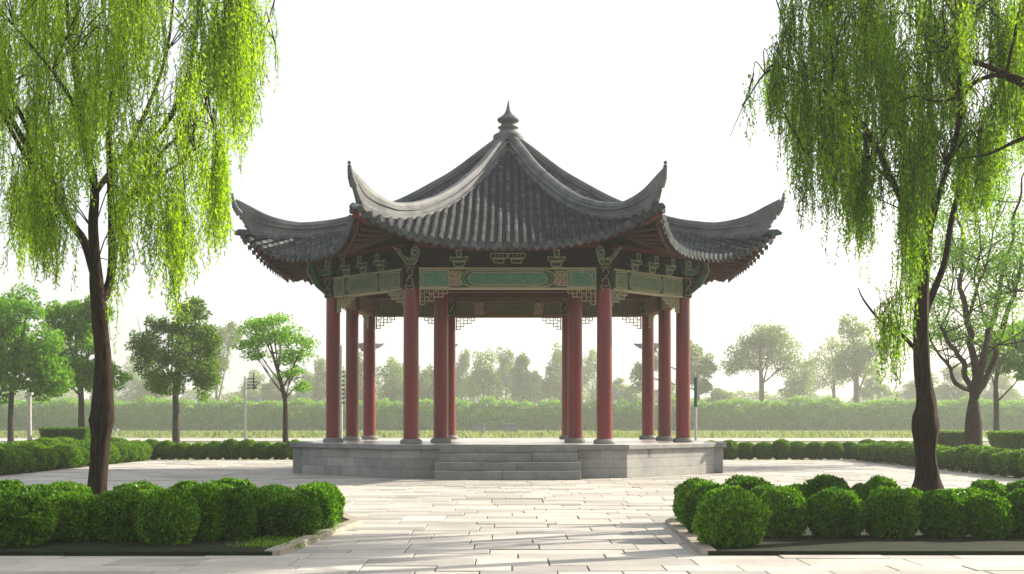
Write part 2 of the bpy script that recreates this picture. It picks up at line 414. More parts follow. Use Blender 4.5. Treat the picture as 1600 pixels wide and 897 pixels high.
# columns
RING = [(-2.06,-4.0),(2.06,-4.0),(4.0,-1.8),(3.95,1.6),(3.72,3.6),(1.6,4.1),(-1.6,4.1),(-3.72,3.6),(-3.95,1.6),(-4.0,-1.8)]
INNER = [(-1.50,-2.5),(1.50,-2.5)]
BZ0, BZ1 = 3.985, 4.425
def scroll(mb, c, ex, n, z0, z1, w, rad=.008):
    """cream scroll lines on a board facing n"""
    def q(s,z): return c+ex*s+n*.0+Vector((0,0,z))
    h = z1-z0
    for k in range(2):
        zc = z0+h*(.3+.42*k); rr = w*.33
        mb.tube([q(rr*math.cos(a)*(.8 if k else 1), zc+rr*1.25*math.sin(a)) for a in [i*math.pi/6 for i in range(0,11)]], rad, 5)
    for sg in (-1,1):
        mb.tube([q(sg*w*.1, z0+h*.02), q(sg*w*.42, z0+h*.06), q(sg*w*.45, z0+h*.16), q(sg*w*.2, z0+h*.18)], rad, 5)
        mb.tube([q(sg*w*.05, z0+h*.93), q(sg*w*.38, z0+h*.97), q(sg*w*.42, z0+h*.86)], rad, 5)
def column(x, y, ring=True, tanmat=False):
    X, Y = x+CX, y+CY
    mb = MB(); r = .165
    mb.lathe([(r*1.0,TOPZ+.1),(r*1.0,TOPZ+1.2),(r*.985,2.6),(r*.95,BZ0+.46 if ring else BZ0+.5)], (X,Y,0), 28)
    c = mb.build('column', M['red'], pav)
    mb = MB(); mb.lathe([(.225,TOPZ),(.238,TOPZ+.025),(.238,TOPZ+.06),(.215,TOPZ+.09),(.18,TOPZ+.11)], (X,Y,0), 28)
    mb.build('column_base', M['slate'], c)
    if ring:
        mb = MB(); mb.lathe([(.175,BZ0-.0),(.195,BZ0+.03),(.195,BZ1+.03),(.21,BZ1+.06),(.17,BZ1+.09)], (X,Y,0), 16)
        mb.build('capital', M['dark'], c)
        out = Vector((x,y,0)).normalized()
        if y < -3: out = Vector((0,-1,0)) + out*.2
        elif y < 0: out = Vector((out.x*.55,-.85,0))
        else: out = -out if y > 2 else Vector((out.x,-.6,0))
        out.normalize(); ex = Vector((0,0,1)).cross(out)*-1
        mb = MB(); scroll(mb, Vector((X,Y,0))+out*.2, ex, out, BZ0-.02, BZ1+.05, .22)
        mb.build('scroll_carving', M['cream'], c)
for x, y in RING: column(x, y)
for x, y in INNER: column(x, y, False)

def frame(a, b, flip=False):
    """local (s along a->b, n outward, z) to world"""
    A = Vector((a[0]+CX, a[1]+CY, 0)); B = Vector((b[0]+CX, b[1]+CY, 0)); d = (B-A); L = d.length; d.normalize()
    n = Vector((d.y, -d.x, 0))
    if flip: n = -n
    return (lambda s,nn,z: tuple(A+d*s+n*nn+Vector((0,0,z)))), L
def rounded_hex(s0, s1, z0, z1, cut):
    zc = (z0+z1)/2
    return [(s0+cut,z0),(s1-cut,z0),(s1-cut*.35,z0+(z1-z0)*.15),(s1,zc),(s1-cut*.35,z1-(z1-z0)*.15),(s1-cut,z1),(s0+cut,z1),(s0+cut*.35,z1-(z1-z0)*.15),(s0,zc),(s0+cut*.35,z0+(z1-z0)*.15)]
def outline(mb, pts, nn, rad, fr, closed=True):
    p = [fr(s,nn,z) for s,z in pts]
    if closed: p = p+[p[0]]
    for i in range(len(p)-1):
        mb.tube([p[i],p[i+1]], rad, 4)
def plate(mb, poly, n0, n1, fr):
    k = len(poly)
    vs = [fr(s,n0,z) for s,z in poly]+[fr(s,n1,z) for s,z in poly]
    mb.add(vs, [tuple(range(k)), tuple(range(k,2*k))[::-1]]+[(i,(i+1)%k,k+(i+1)%k,k+i) for i in range(k)])
def lattice(fr, s0, sg, z, depth=.0, col='cream', back=False, sc=1.0):
    """stepped fretwork bracket hanging under a beam, starting at s0 going sg"""
    mb = MB(); c = .098*sc; t = .009*sc
    cols = [(0,4),(1,3),(2,3),(3,2),(4,2),(5,1)] if not back else [(0,4),(1,3),(2,2),(3,2),(4,1)]
    def seg(a, b, thick=t):
        (x0,z0),(x1,z1) = a, b
        X0, X1 = sorted((s0+sg*x0, s0+sg*x1)); Z0, Z1 = sorted((z-z0, z-z1))
        mb.box(X0-thick, X1+thick, -.022, .022, Z0-thick, Z1+thick, fr)
    for i, h in cols:
        x = i*c; H = h*c*.82
        seg((x+c,0),(x+c,H)); seg((x,H),(x+c,H))
        if i == 0: seg((x,0),(x,H), t*1.6)
        for k in range(1, h):
            if (i+k) % 2: seg((x,k*c*.82),(x+c,k*c*.82), t*.8)
            else: seg((x+c*.5,(k-1)*c*.82),(x+c*.5,k*c*.82), t*.8); 
    seg((0,0),(len(cols)*c,0), t*1.3)
    return mb.build('fretwork_bracket', M[col], pav)
for i in range(len(RING)):
    a, b = RING[i], RING[(i+1)%len(RING)]
    ymid = (a[1]+b[1])/2; back = ymid > 2.0; side = -1.0 < ymid < 2.0
    # ring runs counter-clockwise seen from above: outward normal on the right of travel
    fr, L = frame(a, b)
    sgn = -1 if (back or side) else 1       # which face shows: the inner one for the far beams
    mb = MB(); mb.box(.14, L-.14, -.11, .11, BZ0+.03, BZ1-.03, fr)
    base = M['olive'] if back else (M['tan'] if side else M['dgreen'])
    beam = mb.build('painted_beam', base, pav)
    mb = MB(); tr = 'tan' if (back or side) else 'cream'
    mb.box(.17, L-.17, -.125, .125, BZ1-.028, BZ1+.012, fr); mb.box(.17, L-.17, -.125, .125, BZ0, BZ0+.028, fr)
    mb.build('beam_trim', M[tr], beam)
    for face in ((1,) if sgn == 1 else (-1,)):
        f2 = lambda s,n,z,fr=fr,face=face: fr(s, n*face, z)
        z0, z1 = BZ0+.055, BZ1-.055; n0 = .112
        if L > 3.6 or (back and abs((a[0]+b[0])/2) < .1):   # long front or back beam
            pw = .56 if not back else .42; g = .22
            ln = MB()
            for s in (g, L-g-pw):
                pn = MB(); plate(pn, [(s,z0),(s+pw,z0),(s+pw,z1),(s,z1)], n0, n0+.012, f2)
                outline(ln, [(s-.02,z0-.01),(s+pw+.02,z0-.01),(s+pw+.02,z1+.01),(s-.02,z1+.01)], n0+.016, .016, f2)
                outline(ln, [(s+.1,z0+.03),(s+pw-.1,z0+.03),(s+pw-.1,z1-.03),(s+.1,z1-.03)], n0+.016, .007, f2)
                outline(ln, [(s+.05,z0),(s+.05,z1)], n0+.016, .008, f2, False); outline(ln, [(s+pw-.05,z0),(s+pw-.05,z1)], n0+.016, .008, f2, False)
                pn.build('square_panel', M['scroll' if not back else 'olive'], beam)
            w2 = .26
            for s in (g+pw+.04, L-g-pw-.04-w2):
                rp = MB(); plate(rp, [(s,z0),(s+w2,z0),(s+w2,z1),(s,z1)], n0, n0+.008, f2)
                rp.build('flower_panel', M['scroll_red'], beam)
            s0, s1 = g+pw+.26, L-g-pw-.26
            ct = MB(); plate(ct, rounded_hex(s0,s1,z0-.01,z1+.01,.2), n0+.006, n0+.016, f2)
            ct.build('cartouche', M['green' if not back else 'olive'], beam)
            ct = MB(); plate(ct, rounded_hex(s0+.17,s1-.17,z0+.035,z1-.035,.14), n0+.018, n0+.024, f2)
            ct.build('cartouche_field', M['scroll' if not back else 'olive'], beam)
            outline(ln, rounded_hex(s0,s1,z0-.01,z1+.01,.2), n0+.018, .012, f2)
            outline(ln, rounded_hex(s0+.07,s1-.07,z0+.01,z1-.01,.18), n0+.018, .006, f2)
            outline(ln, rounded_hex(s0+.17,s1-.17,z0+.035,z1-.035,.14), n0+.026, .012, f2)
            ln.build('panel_lines', M[tr], beam)
        elif not side:
            ln = MB(); q = (a[0]+b[0]) > 0
            pnl = M['tan_green'] if not back else M['olive']
            s = .24; spans = [(.24,.62),(.72,L-1.0),(L-.94,L-.24)] if (a[0] < b[0]) == (not back) else [(.24,.94),(1.0,L-.72),(L-.62,L-.24)]
            for (p0, p1) in spans:
                pw = p1-p0; pn = MB()
                if pw > 1.0:
                    plate(pn, rounded_hex(p0,p1,z0,z1,.1), n0, n0+.012, f2)
                    outline(ln, rounded_hex(p0,p1,z0,z1,.1), n0+.014, .013, f2)
                    outline(ln, rounded_hex(p0+.07,p1-.07,z0+.04,z1-.04,.08), n0+.014, .007, f2)
                else:
                    plate(pn, [(p0,z0),(p1,z0),(p1,z1),(p0,z1)], n0, n0+.010, f2)
                    outline(ln, [(p0,z0),(p1,z0),(p1,z1),(p0,z1)], n0+.014, .013, f2)
                    if pw > .5 or back:
                        for k in range(1,6): outline(ln, [(p0+pw*k/6,z0+.02),(p0+pw*k/6,z1-.02)], n0+.014, .008, f2, False)
                    else:
                        outline(ln, [(p0+.07,z0+.06),(p1-.07,z0+.06),(p1-.07,z1-.06),(p0+.07,z1-.06)], n0+.014, .007, f2)
                pn.build('square_panel', pnl, beam)
            ln.build('panel_lines', M[tr], beam)
    # fretwork at both ends
    if not side:
        lattice(fr, .19, 1, BZ0-.005, back=back); lattice(fr, L-.19, -1, BZ0-.005, back=back)
    else:
        lattice(fr, .19, 1, BZ0-.005, back=True, col='tan'); lattice(fr, L-.19, -1, BZ0-.005, back=True, col='tan')
    # frieze board above the beam
    mb = MB(); mb.box(.0, L, -.05, .05, BZ1+.013, 5.22, fr)
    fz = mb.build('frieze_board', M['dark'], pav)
    # rail under the eave
    if not back:
        mb = MB(); mb.box(.05, L-.05, .1, .2, 4.86, 4.94, fr); mb.build('frieze_rail', M['redwood'], fz)
    # small brackets between the columns
    def outlined(mbp, mbl, poly, n, f, rad=.010):
        plate(mbp, poly, .055, n, f); outline(mbl, poly, n+.004, rad, f)
    if not back and not side:
        xs_ = [L*.25, L*.75] if L > 3.6 else [L*.28, L*.5, L*.72]
        for s in xs_:
            pm = MB(); lm = MB(); z = BZ1+.02
            outlined(pm, lm, [(s-.09,z),(s+.09,z),(s+.13,z+.10),(s-.13,z+.10)], .2, fr)
            outlined(pm, lm, [(s-.17,z+.13),(s-.06,z+.115),(s+.06,z+.115),(s+.17,z+.13),(s+.19,z+.21),(s+.06,z+.19),(s-.06,z+.19),(s-.19,z+.21)], .24, fr)
            outlined(pm, lm, [(s-.045,z+.2),(s+.045,z+.2),(s+.06,z+.34),(s-.06,z+.34)], .3, fr)
            d = pm.build('eave_bracket', M['dgreen'], pav); lm.build('bracket_edging', M['cream'], d)
        if L > 3.6:
            for s in (L*.5-.19, L*.5+.19):
                pm = MB(); lm = MB(); z = BZ1+.10
                outlined(pm, lm, [(s-.10,z),(s+.10,z),(s+.12,z+.085),(s-.12,z+.085)], .2, fr)
                outlined(pm, lm, [(s-.17,z+.1),(s+.17,z+.1),(s+.18,z+.2),(s-.18,z+.2)], .22, fr)
                for k in (-.08,0,.08): lm.tube([fr(s+k,.225,z+.12), fr(s+k,.225,z+.18)], .007, 4)
                d = pm.build('eave_bracket', M['dark'], pav); lm.build('bracket_edging', M['cream'], d)
# brackets over the columns: a leaf shaped wing on each side of a scrolled block
for (x, y) in RING:
    if y > 2.5: continue
    out = Vector((x,y,0)).normalized()
    face = Vector((0,-1,0)) if y < -3 else Vector((math.copysign(.55,x),-.83,0)).normalized()
    ex = Vector((-face.y, face.x, 0)); O = Vector((x+CX,y+CY,0))
    f = lambda s,n,z,O=O,ex=ex,face=face: tuple(O+ex*s+face*n+Vector((0,0,z)))
    pm = MB(); lm = MB(); z = BZ1+.09
    def op(poly, n):
        plate(pm, poly, .1, n, f); outline(lm, poly, n+.004, .009, f)
    op([(-.10,z-.02),(.10,z-.02),(.15,z+.08),(-.15,z+.08)], .25)
    sg = 1 if x > 0 else -1
    op([(sg*a,zz) for a,zz in ((.02,z+.1),(.13,z+.13),(.24,z+.24),(.20,z+.12),(.10,z+.06))][::sg], .3)
    op([(sg*a,zz) for a,zz in ((-.02,z+.1),(-.16,z+.12),(-.20,z+.28),(-.12,z+.36),(-.03,z+.3))][::sg], .3)
    op([(sg*a,zz) for a,zz in ((.18,z+.26),(.36,z+.34),(.22,z+.16))][::sg], .22)
    lm.tube([f(-sg*.1+.05*math.cos(t),.315,z+.22+.06*math.sin(t)) for t in [i*math.pi/5 for i in range(10)]], .011, 5)
    d = pm.build('corner_bracket', M['green'], pav); lm.build('bracket_edging', M['cream'], d)
    if y < 0 and abs(x) > 3:       # curved green brace outside the side column
        pm = MB(); d2 = Vector((x,y*1.1,0)).normalized()
        pm.tube([O+d2*.15+Vector((0,0,BZ0+.1)), O+d2*.35+Vector((0,0,BZ0+.3)), O+d2*.5+Vector((0,0,BZ1+.15)), O+d2*.45+Vector((0,0,BZ1+.5))], [.05,.09,.1,.07], 8)
        pm.build('curved_brace', M['dgreen'], pav)
        pm = MB(); pm.tube([O+d2*.47+Vector((0,0,BZ0+.32)), O+d2*.62+Vector((0,0,BZ1+.15)), O+d2*.56+Vector((0,0,BZ1+.45))], .014, 6)
        pm.build('brace_edging', M['cream'], pav)
# ceiling and inner cross beams
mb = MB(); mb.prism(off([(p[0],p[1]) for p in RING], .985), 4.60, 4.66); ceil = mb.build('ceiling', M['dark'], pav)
mb = MB()
for yy, hw_ in ((-2.5,3.2),(-.9,3.8),(.8,3.8),(2.6,3.65)):
    mb.box(CX-hw_, CX+hw_, CY+yy-.09, CY+yy+.09, 4.36, 4.58)
mb.build('ceiling_beam', M['fascia'], ceil)
mb = MB()
for k in range(9): mb.box(CX-3.2+k*.8-.03, CX-3.2+k*.8+.03, CY-3.8+max(0,abs(-3.2+k*.8)-1.9)*1.15, CY+3.5, 4.52, 4.598)
mb.build('ceiling_joist', M['dark'], ceil)

# ---- roof
CORN = [(-3.02,-6.45),(3.02,-6.45),(6.0,-2.65),(6.0,2.65),(3.02,6.45),(-3.02,6.45),(-6.0,2.65),(-6.0,-2.65)]
TT = [0,.065,.225,.40,.52,.655,.785,.885,.95,1.0]
ZR = [8.0,7.64,6.82,6.14,5.80,5.53,5.38,5.34,5.36,5.40]   # tile surface along a ridge
ZM = [8.0,7.64,6.80,6.08,5.70,5.34,5.06,4.88,4.77,4.69]   # along the middle of a face
ZT = [8.22,7.92,7.10,6.43,6.08,5.80,5.66,5.75,5.93,6.12]   # top of the ridge
def itp(t, Y):
    t = max(0,min(1,t))
    # smooth catmull-like: average of neighbouring linear interpolations
    def l(t): return float(np.interp(t, TT, Y))
    e = .035
    if t < e or t > 1-e: return l(t)
    return (l(t-e)+l(t)*2+l(t+e))/4
def face_pt(c1, c2, t, u, dz=0.0):
    C1 = Vector(c1); C2 = Vector(c2); w_ = (u+1)/2
    p = (C1*(1-w_)+C2*w_)*t
    inw = -(C1+C2)/2; inw.normalize()
    p = p + inw*(.62*(1-u*u)*t**3)
    a = abs(u)**3.0
    z = itp(t, ZM)*(1-a)+itp(t, ZR)*a
    return Vector((p.x+CX, p.y+CY, z+dz))
roof = None
mb = MB(); NT, NU = 26, 24
for i in range(8):
    c1, c2 = CORN[i], CORN[(i+1)%8]
    for dz in (0,):
        vs = [face_pt(c1,c2, j/NT*.985, k/NU*2-1, dz) for j in range(NT+1) for k in range(NU+1)]
        mb.add(vs, [(j*(NU+1)+k, (j+1)*(NU+1)+k, (j+1)*(NU+1)+k+1, j*(NU+1)+k+1) for j in range(NT) for k in range(NU)], True)
roof = mb.build('roof', M['tilepan'], pav)
sol = roof.modifiers.new('thickness','SOLIDIFY'); sol.thickness = .05; sol.offset = -1
discs = MB(); 
for i in range(8):
    c1, c2 = CORN[i], CORN[(i+1)%8]; half = (Vector(c2)-Vector(c1)).length/2
    nr = int(round(2*half/.172)); vis = i in (7,0,1,6,2)
    mb = MB()
    for k in range(nr):
        s = ((k+.5)/nr*2-1)*.985      # lateral fraction of the eave
        t0 = abs(s)+.015; t1 = 1.0
        p_prev = None; L_ = 0; samples = []
        m_ = max(2, int((t1-t0)/.012))
        pts = []
        for q in range(m_+1):
            t = t0+(t1-t0)*q/m_
            u = max(-1,min(1,s/t)); pts.append(face_pt(c1,c2,t,u,.0))
        # walk tiles of equal length
        cum = [0]
        for q in range(m_): cum.append(cum[-1]+(pts[q+1]-pts[q]).length)
        tot = cum[-1]; nt_ = max(1, int(round(tot/.15)))
        def at(d):
            for q in range(m_):
                if cum[q+1] >= d: 
                    a_ = (d-cum[q])/max(1e-6,cum[q+1]-cum[q]); return pts[q].lerp(pts[q+1], a_)
            return pts[-1]
        lat = (Vector(c2)-Vector(c1)); lat = Vector((lat.x,lat.y,0)).normalized()
        for e in range(nt_):
            a = at(tot*e/nt_); b = at(tot*(e+1)/nt_)
            d = (b-a).normalized(); up = lat.cross(d)
            if up.z < 0: up = -up
            # lateral direction tilts with the surface near the corners
            jx = rnd.uniform(-.004,.004)
            ra, rb = .055, .062
            A = [a+lat*(math.cos(g)*ra+jx)+up*(math.sin(g)*ra*1.15-.006) for g in [math.pi*h/5 for h in range(6)]]
            B = [b+lat*(math.cos(g)*rb+jx)+up*(math.sin(g)*rb*1.15+.002) for g in [math.pi*h/5 for h in range(6)]]
            mb.add(A+B, [(h,h+1,7+h,6+h) for h in range(5)]+[tuple(range(11,5,-1))], True)
        # round end tile and drip tile at the eave
        e1 = pts[-1]; d = (pts[-1]-pts[-2]).normalized(); up = lat.cross(d); up = up if up.z > 0 else -up
        o_ = Vector((d.x,d.y,0)).normalized()
        ring = [e1+lat*math.cos(g)*.072+Vector((0,0,.018+math.sin(g)*.072)) for g in [2*math.pi*h/10 for h in range(10)]]
        ring2 = [p+o_*.03 for p in ring]
        discs.add(ring+ring2, [(h,(h+1)%10,10+(h+1)%10,10+h) for h in range(10)]+[tuple(range(10,20))], False)
        s2 = min(.985, s+1.0/nr); q_ = face_pt(c1,c2,1.0,s2*.999)
        if k < nr-1:
            for th in (0,):
                tri = [q_+lat*.085+Vector((0,0,.0)), q_-lat*.085+Vector((0,0,.0)), q_-lat*.06+Vector((0,0,-.06)), q_+Vector((0,0,-.115)), q_+lat*.06+Vector((0,0,-.06))]
                t2 = [p+o_*.018 for p in tri]
                discs.add(tri+t2, [(0,1,2,3,4),(9,8,7,6,5)]+[(h,(h+1)%5,5+(h+1)%5,5+h) for h in range(5)])
    mb.build('tile_rows', M['tile'], roof)
discs.build('eave_tiles', M['tile'], roof)
# ridges
for i, c in enumerate(CORN):
    c = Vector(c); d = Vector((c.x,c.y,0)).normalized(); lat = Vector((-d.y,d.x,0)); secs = []
    ts = [.02+.98*k/46 for k in range(47)]
    for t in ts:
        zt = itp(t, ZT); zb = itp(t, ZR)-.03
        zb -= .05
        if t > .95: zb = zb + ((t-.95)/.05)**1.2*.58
        H = zt-zb; k = 1.0 if t < .84 else max(.2, 1-(t-.84)/.16*.8)
        w0, w1, w2, w3 = .19*k, .135*k, .10*k, .07*k
        prof = [(-w0,0),(-w0,H*.22),(-w1,H*.30),(-w1,H*.50),(-w1*1.2,H*.54),(-w1*1.2,H*.60),(-w2,H*.64),(-w2,H*.80),(-w3*1.25,H*.86),(-w3*.9,H*.98),(0,H*1.03)]
        prof = prof+[(-a,b) for a,b in prof[-2::-1]]
        base = Vector((c.x*t+CX, c.y*t+CY, zb)) 
        if t > .97: base += d*(t-.97)*2.0
        secs.append([base+lat*a+Vector((0,0,b)) for a,b in prof])
    mb = MB(); mb.sweep(secs)
    rg = mb.build('hip_ridge', M['ridge'], roof)
    # horn tip: a short upturned tail with rings
    T = Vector((c.x*1.0+CX, c.y*1.0+CY, 5.93))+d*.06
    mb = MB(); tip = [T-d*.10+Vector((0,0,-.14)), T+Vector((0,0,-.02)), T+d*.06+Vector((0,0,.13)), T+d*.075+Vector((0,0,.24))]
    mb.tube(tip, [.09,.07,.05,.035], 8)
    for q in range(4):
        p = T+d*(.02+.018*q)+Vector((0,0,.0+.07*q)); r_ = .068-.008*q
        mb.lathe([(r_*.6,-.02),(r_,-.012),(r_,.012),(r_*.6,.02)], p, 10)
    mb.lathe([(.01,-.035),(.034,-.02),(.04,0),(.03,.025),(.005,.04)], T+d*.08+Vector((0,0,.28)), 10)
    for q in range(4):    # scalloped underside of the horn
        t = .955+.014*q; p = Vector((c.x*t+CX, c.y*t+CY, itp(t,ZR)-.08+((t-.95)/.05)**1.2*.58+.05))+d*(.02+max(0,t-.97)*2)
        mb.lathe([(.0,-.05),(.04,-.03),(.055,0),(.045,.04),(.0,.05)], p, 8)
    mb.build('ridge_horn', M['ridge'], roof)
    # corner tile block under the horn
    p = face_pt(CORN[i], CORN[(i+1)%8], 1.0, -1.0)
    mb = MB(); mb.tube([p-d*.35+Vector((0,0,-.02)), p+d*.0+Vector((0,0,-.02)), p+d*.10+Vector((0,0,-.05))], [.08,.075,.03], 8)
    mb.build('corner_tile', M['tile'], roof)
    # red hip rafter beneath
    mb = MB(); sec = []
    for t in [.60,.7,.8,.88,.94,.985]:
        b_ = Vector((c.x*t+CX, c.y*t+CY, itp(t,ZR)-.07)); hh = .22*(1-(t-.6)*1.1)
        sec.append([b_+lat*a+Vector((0,0,z)) for a,z in ((-.08,0),(-.08,-hh),(.08,-hh),(.08,0))])
    mb.sweep(sec); mb.build('hip_rafter', M['redwood'], roof)
# soffit boards and rafters
mb = MB(); fa = MB(); rf = MB()
for i in range(8):
    c1, c2 = CORN[i], CORN[(i+1)%8]
    js = [.60,.68,.76,.84,.91,.965]
    vs = [face_pt(c1,c2,t,k/NU*2-1,-.075) for t in js for k in range(NU+1)]
    mb.add(vs, [(j*(NU+1)+k, (j+1)*(NU+1)+k, (j+1)*(NU+1)+k+1, j*(NU+1)+k+1) for j in range(len(js)-1) for k in range(NU)], True)
    lat = (Vector(c2)-Vector(c1)); lat = Vector((lat.x,lat.y,0)).normalized()
    secs = []
    for k in range(NU+1):
        p = face_pt(c1,c2,.972,k/NU*2-1); q = face_pt(c1,c2,.958,k/NU*2-1)
        secs.append([p+Vector((0,0,-.052)), p+Vector((0,0,-.15)), q+Vector((0,0,-.15)), q+Vector((0,0,-.052))])
    fa.sweep(secs)
    nr = int((Vector(c2)-Vector(c1)).length/.19)
    for k in range(nr):
        u = ((k+.5)/nr)*2-1
        pts = []
        for t in (.62,.72,.82,.90,.955):
            uu = u*(.9+.1*(t-.62)/.335); pts.append(face_pt(c1,c2,t,uu,-.125))
        rf.tube(pts, .042, 6)
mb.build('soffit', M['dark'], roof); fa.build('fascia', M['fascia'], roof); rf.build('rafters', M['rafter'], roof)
# finial
mb = MB(); mb.lathe([(.36,7.93),(.37,8.0),(.37,8.06),(.33,8.1),(.26,8.13),(.21,8.18),(.20,8.22),(.25,8.25),(.25,8.28),(.18,8.31),(.17,8.36),(.24,8.40),(.27,8.44),(.26,8.48),(.18,8.53),(.10,8.60),(.06,8.68),(.035,8.78),(.02,8.86),(.012,8.92)], (CX,CY,0), 32)
mb.build('finial', M['ridge'], pav)

# ------------------------------------------------------------------ bushes
def bush_mesh(name, rx, ry, h, n, leaf, seed, m, power=2.25, lump=.06):
    rs = np.random.RandomState(seed)
    d = unit(rs.normal(size=(n,3))); d = d[d[:,2] > -.92]; n = len(d)
    e = power
    rad = (np.abs(d[:,0])**e+np.abs(d[:,1])**e+np.abs(d[:,2])**e)**(-1/e)
    lm = np.array([noise.noise(Vector((a*2.2+seed,b*2.2,c*2.2))) for a,b,c in d])*lump*2 + np.array([noise.noise(Vector((a*7+seed,b*7,c*7))) for a,b,c in d])*lump
    depth = 1-np.abs(rs.normal(0,.045,n))+np.where(rs.rand(n) < .03, rs.uniform(0,.09,n), 0)
    rad = rad*(1+lm)*depth
    p = d*rad[:,None]; p[:,0] *= rx; p[:,1] *= ry; p[:,2] = (p[:,2]*.52+.5)*h
    p[:,2] = np.maximum(p[:,2], .01)
    V = rand_leaves(rs, p, leaf, leaf*.62, up=d*.9, jitter=.9)
    me = quads_mesh(name, V, n)
    # inner core so that the bush is not see-through
    return me
def core_into(me, rx, ry, h, power=2.25):
    import bmesh
    bm = bmesh.new(); bm.from_mesh(me)
    r = bmesh.ops.create_icosphere(bm, subdivisions=3, radius=1)
    for v in r['verts']:
        c = v.co.normalized(); e = power
        k = (abs(c.x)**e+abs(c.y)**e+abs(c.z)**e)**(-1/e)*.86
        v.co = Vector((c.x*k*rx, c.y*k*ry, max(.0,(c.z*k*.52+.5)*h)))
    bm.to_mesh(me); bm.free(); me.update()
def variants(kind, n, leafn, leaf, m, seed0, lump=.06):
    out = []
    for i in range(n):
        me = bush_mesh(kind, 1, 1, 1, leafn, leaf, seed0+i, m, lump=lump)
        out.append(me)
    return out
def make_bush_set(name, specs, m, leafn, leaf, seed0, lump=.05):
    """specs: (x, y, half width, half depth, height, label, group)"""
    meshes = {}
    for idx, (x, y, rx, ry, h, label, group) in enumerate(specs):
        key = idx % 4
        if key not in meshes:
            me = bush_mesh(name, .33, .33, .5, leafn, leaf, seed0+key, m, lump=lump); core_into(me, .33,.33,.5)
            meshes[key] = me; first = True; me.materials.append(m)
        o = bpy.data.objects.new(name, meshes[key]); COL.objects.link(o)
        o.location = (x,y,.02); o.scale = (rx/.33, ry/.33, h/.5); o.rotation_euler = (0,0,rnd.choice((0,math.pi/2,math.pi,-math.pi/2)) if abs(rx-ry) < .02 else rnd.choice((0,math.pi)))
        tag(o, label, 'bush', group)
ORD = ['first','second','third','fourth','fifth','sixth','seventh','eighth','ninth','tenth','eleventh','twelfth','thirteenth','fourteenth','fifteenth','sixteenth','seventeenth','eighteenth','nineteenth','twentieth']
def fb(px, base_y, w, top, label, group, Yo=None, dep=None):
    Y = EYE*F/(base_y-HZ) if Yo is None else Yo
    rx = w/2*Y/F
    Yc = Y+rx*.8 if Yo is None else Y
    h = EYE+(HZ-top)*Yc/F-.02
    return ((px-800)*Yc/F, Yc, rx*.95, dep or rx*.95, max(.3,h), label, group)
GL = 'clipped round bushes in the bed under the left willow'; GR = 'clipped round bushes in the bed under the right willow'
specs = []
FL = [(-62,858,110,772),(28,862,112,774),(115,852,100,774),(192,852,96,769),(262,858,92,771),(318,852,84,765),(362,850,74,767),(405,842,72,768),(458,846,84,777)]
for k, (px, by, w_, tp) in enumerate(FL):
    if k == 0: lb = "dark clipped bush at the left bed's far left end, cut by the picture edge"
    elif k == 8: lb = 'bright round ball bush at the open front right corner of the left bed'
    else: lb = f'dark green clipped bush, {ORD[k-1]} from the left edge in the front row, left bed'
    specs.append(fb(px,by,w_,tp,lb,GL))
specs.append(fb(488,0,82,761,'bright green round bush just behind the corner ball of the left bed',GL,14.7))
specs.append(fb(503,0,66,758,'rearmost round bush at the paved path end of the left bed',GL,15.7))
for k, (px, w_, tp) in enumerate([(-60,90,760),(10,80,755),(58,62,761),(104,76,757),(215,84,757),(292,62,756),(364,86,752),(426,60,761)]):
    specs.append(fb(px,0,w_,tp,f'low clipped bush, {ORD[k]} from the left in the rear row of the left bed',GL,16.2))
specs.append(fb(225,0,95,762,'clipped bush between the two rows right of the left willow trunk',GL,14.7))
specs.append(fb(65,0,95,764,'clipped bush between the two rows left of the left willow trunk',GL,14.7))
specs.append(fb(330,0,95,760,'clipped bush between the two rows midway along the left bed',GL,14.9))
specs.append(fb(440,0,70,765,'clipped bush between the two rows near the path end of the left bed',GL,14.9))
make_bush_set('box_bush', specs, M['box'], 11000, .044, 20, lump=.085)
specs = []
FR = [(1141,862,108,769),(1222,846,80,767),(1308,847,92,769),(1393,847,90,769),(1474,847,84,773),(1543,848,74,776),(1600,846,74,770),(1668,846,86,770)]
for k, (px, by, w_, tp) in enumerate(FR):
    if k == 0: lb = 'largest round bush, at the front left corner of the right bed'
    elif k == 7: lb = 'clipped bush ending the right bed, beyond the right picture edge'
    else: lb = f"dark green ball bush, {ORD[k-1]} to the right of the right bed's large corner bush"
    specs.append(fb(px,by,w_,tp,lb,GR))
specs.append(fb(1112,0,86,763,'round bush half hidden directly behind the large right bed corner bush',GR,14.0))
specs.append(fb(1098,0,84,757,'third round bush back along the paved path edge of the right bed',GR,15.0))
specs.append(fb(1090,0,72,753,'rearmost round bush on the paved path edge of the right bed',GR,16.0))
for k, (px, w_, tp) in enumerate([(1167,92,750),(1243,56,761),(1291,78,748),(1347,50,760),(1377,62,750),(1544,66,755),(1598,66,756)]):
    specs.append(fb(px,0,w_,tp,f'low clipped bush, {ORD[k]} from the left in the rear row of the right bed',GR,16.4))
specs.append(fb(1200,0,80,764,'bush between the rows just right of the large right bed corner bush',GR,15.0))
specs.append(fb(1500,0,120,768,'loose low shrub spreading at the foot of the right willow trunk',GR,15.6))
specs.append(fb(1420,0,80,768,'low shrub just left of the foot of the right willow trunk',GR,15.4))
make_bush_set('box_bush', specs, M['box'], 11000, .044, 40, lump=.085)

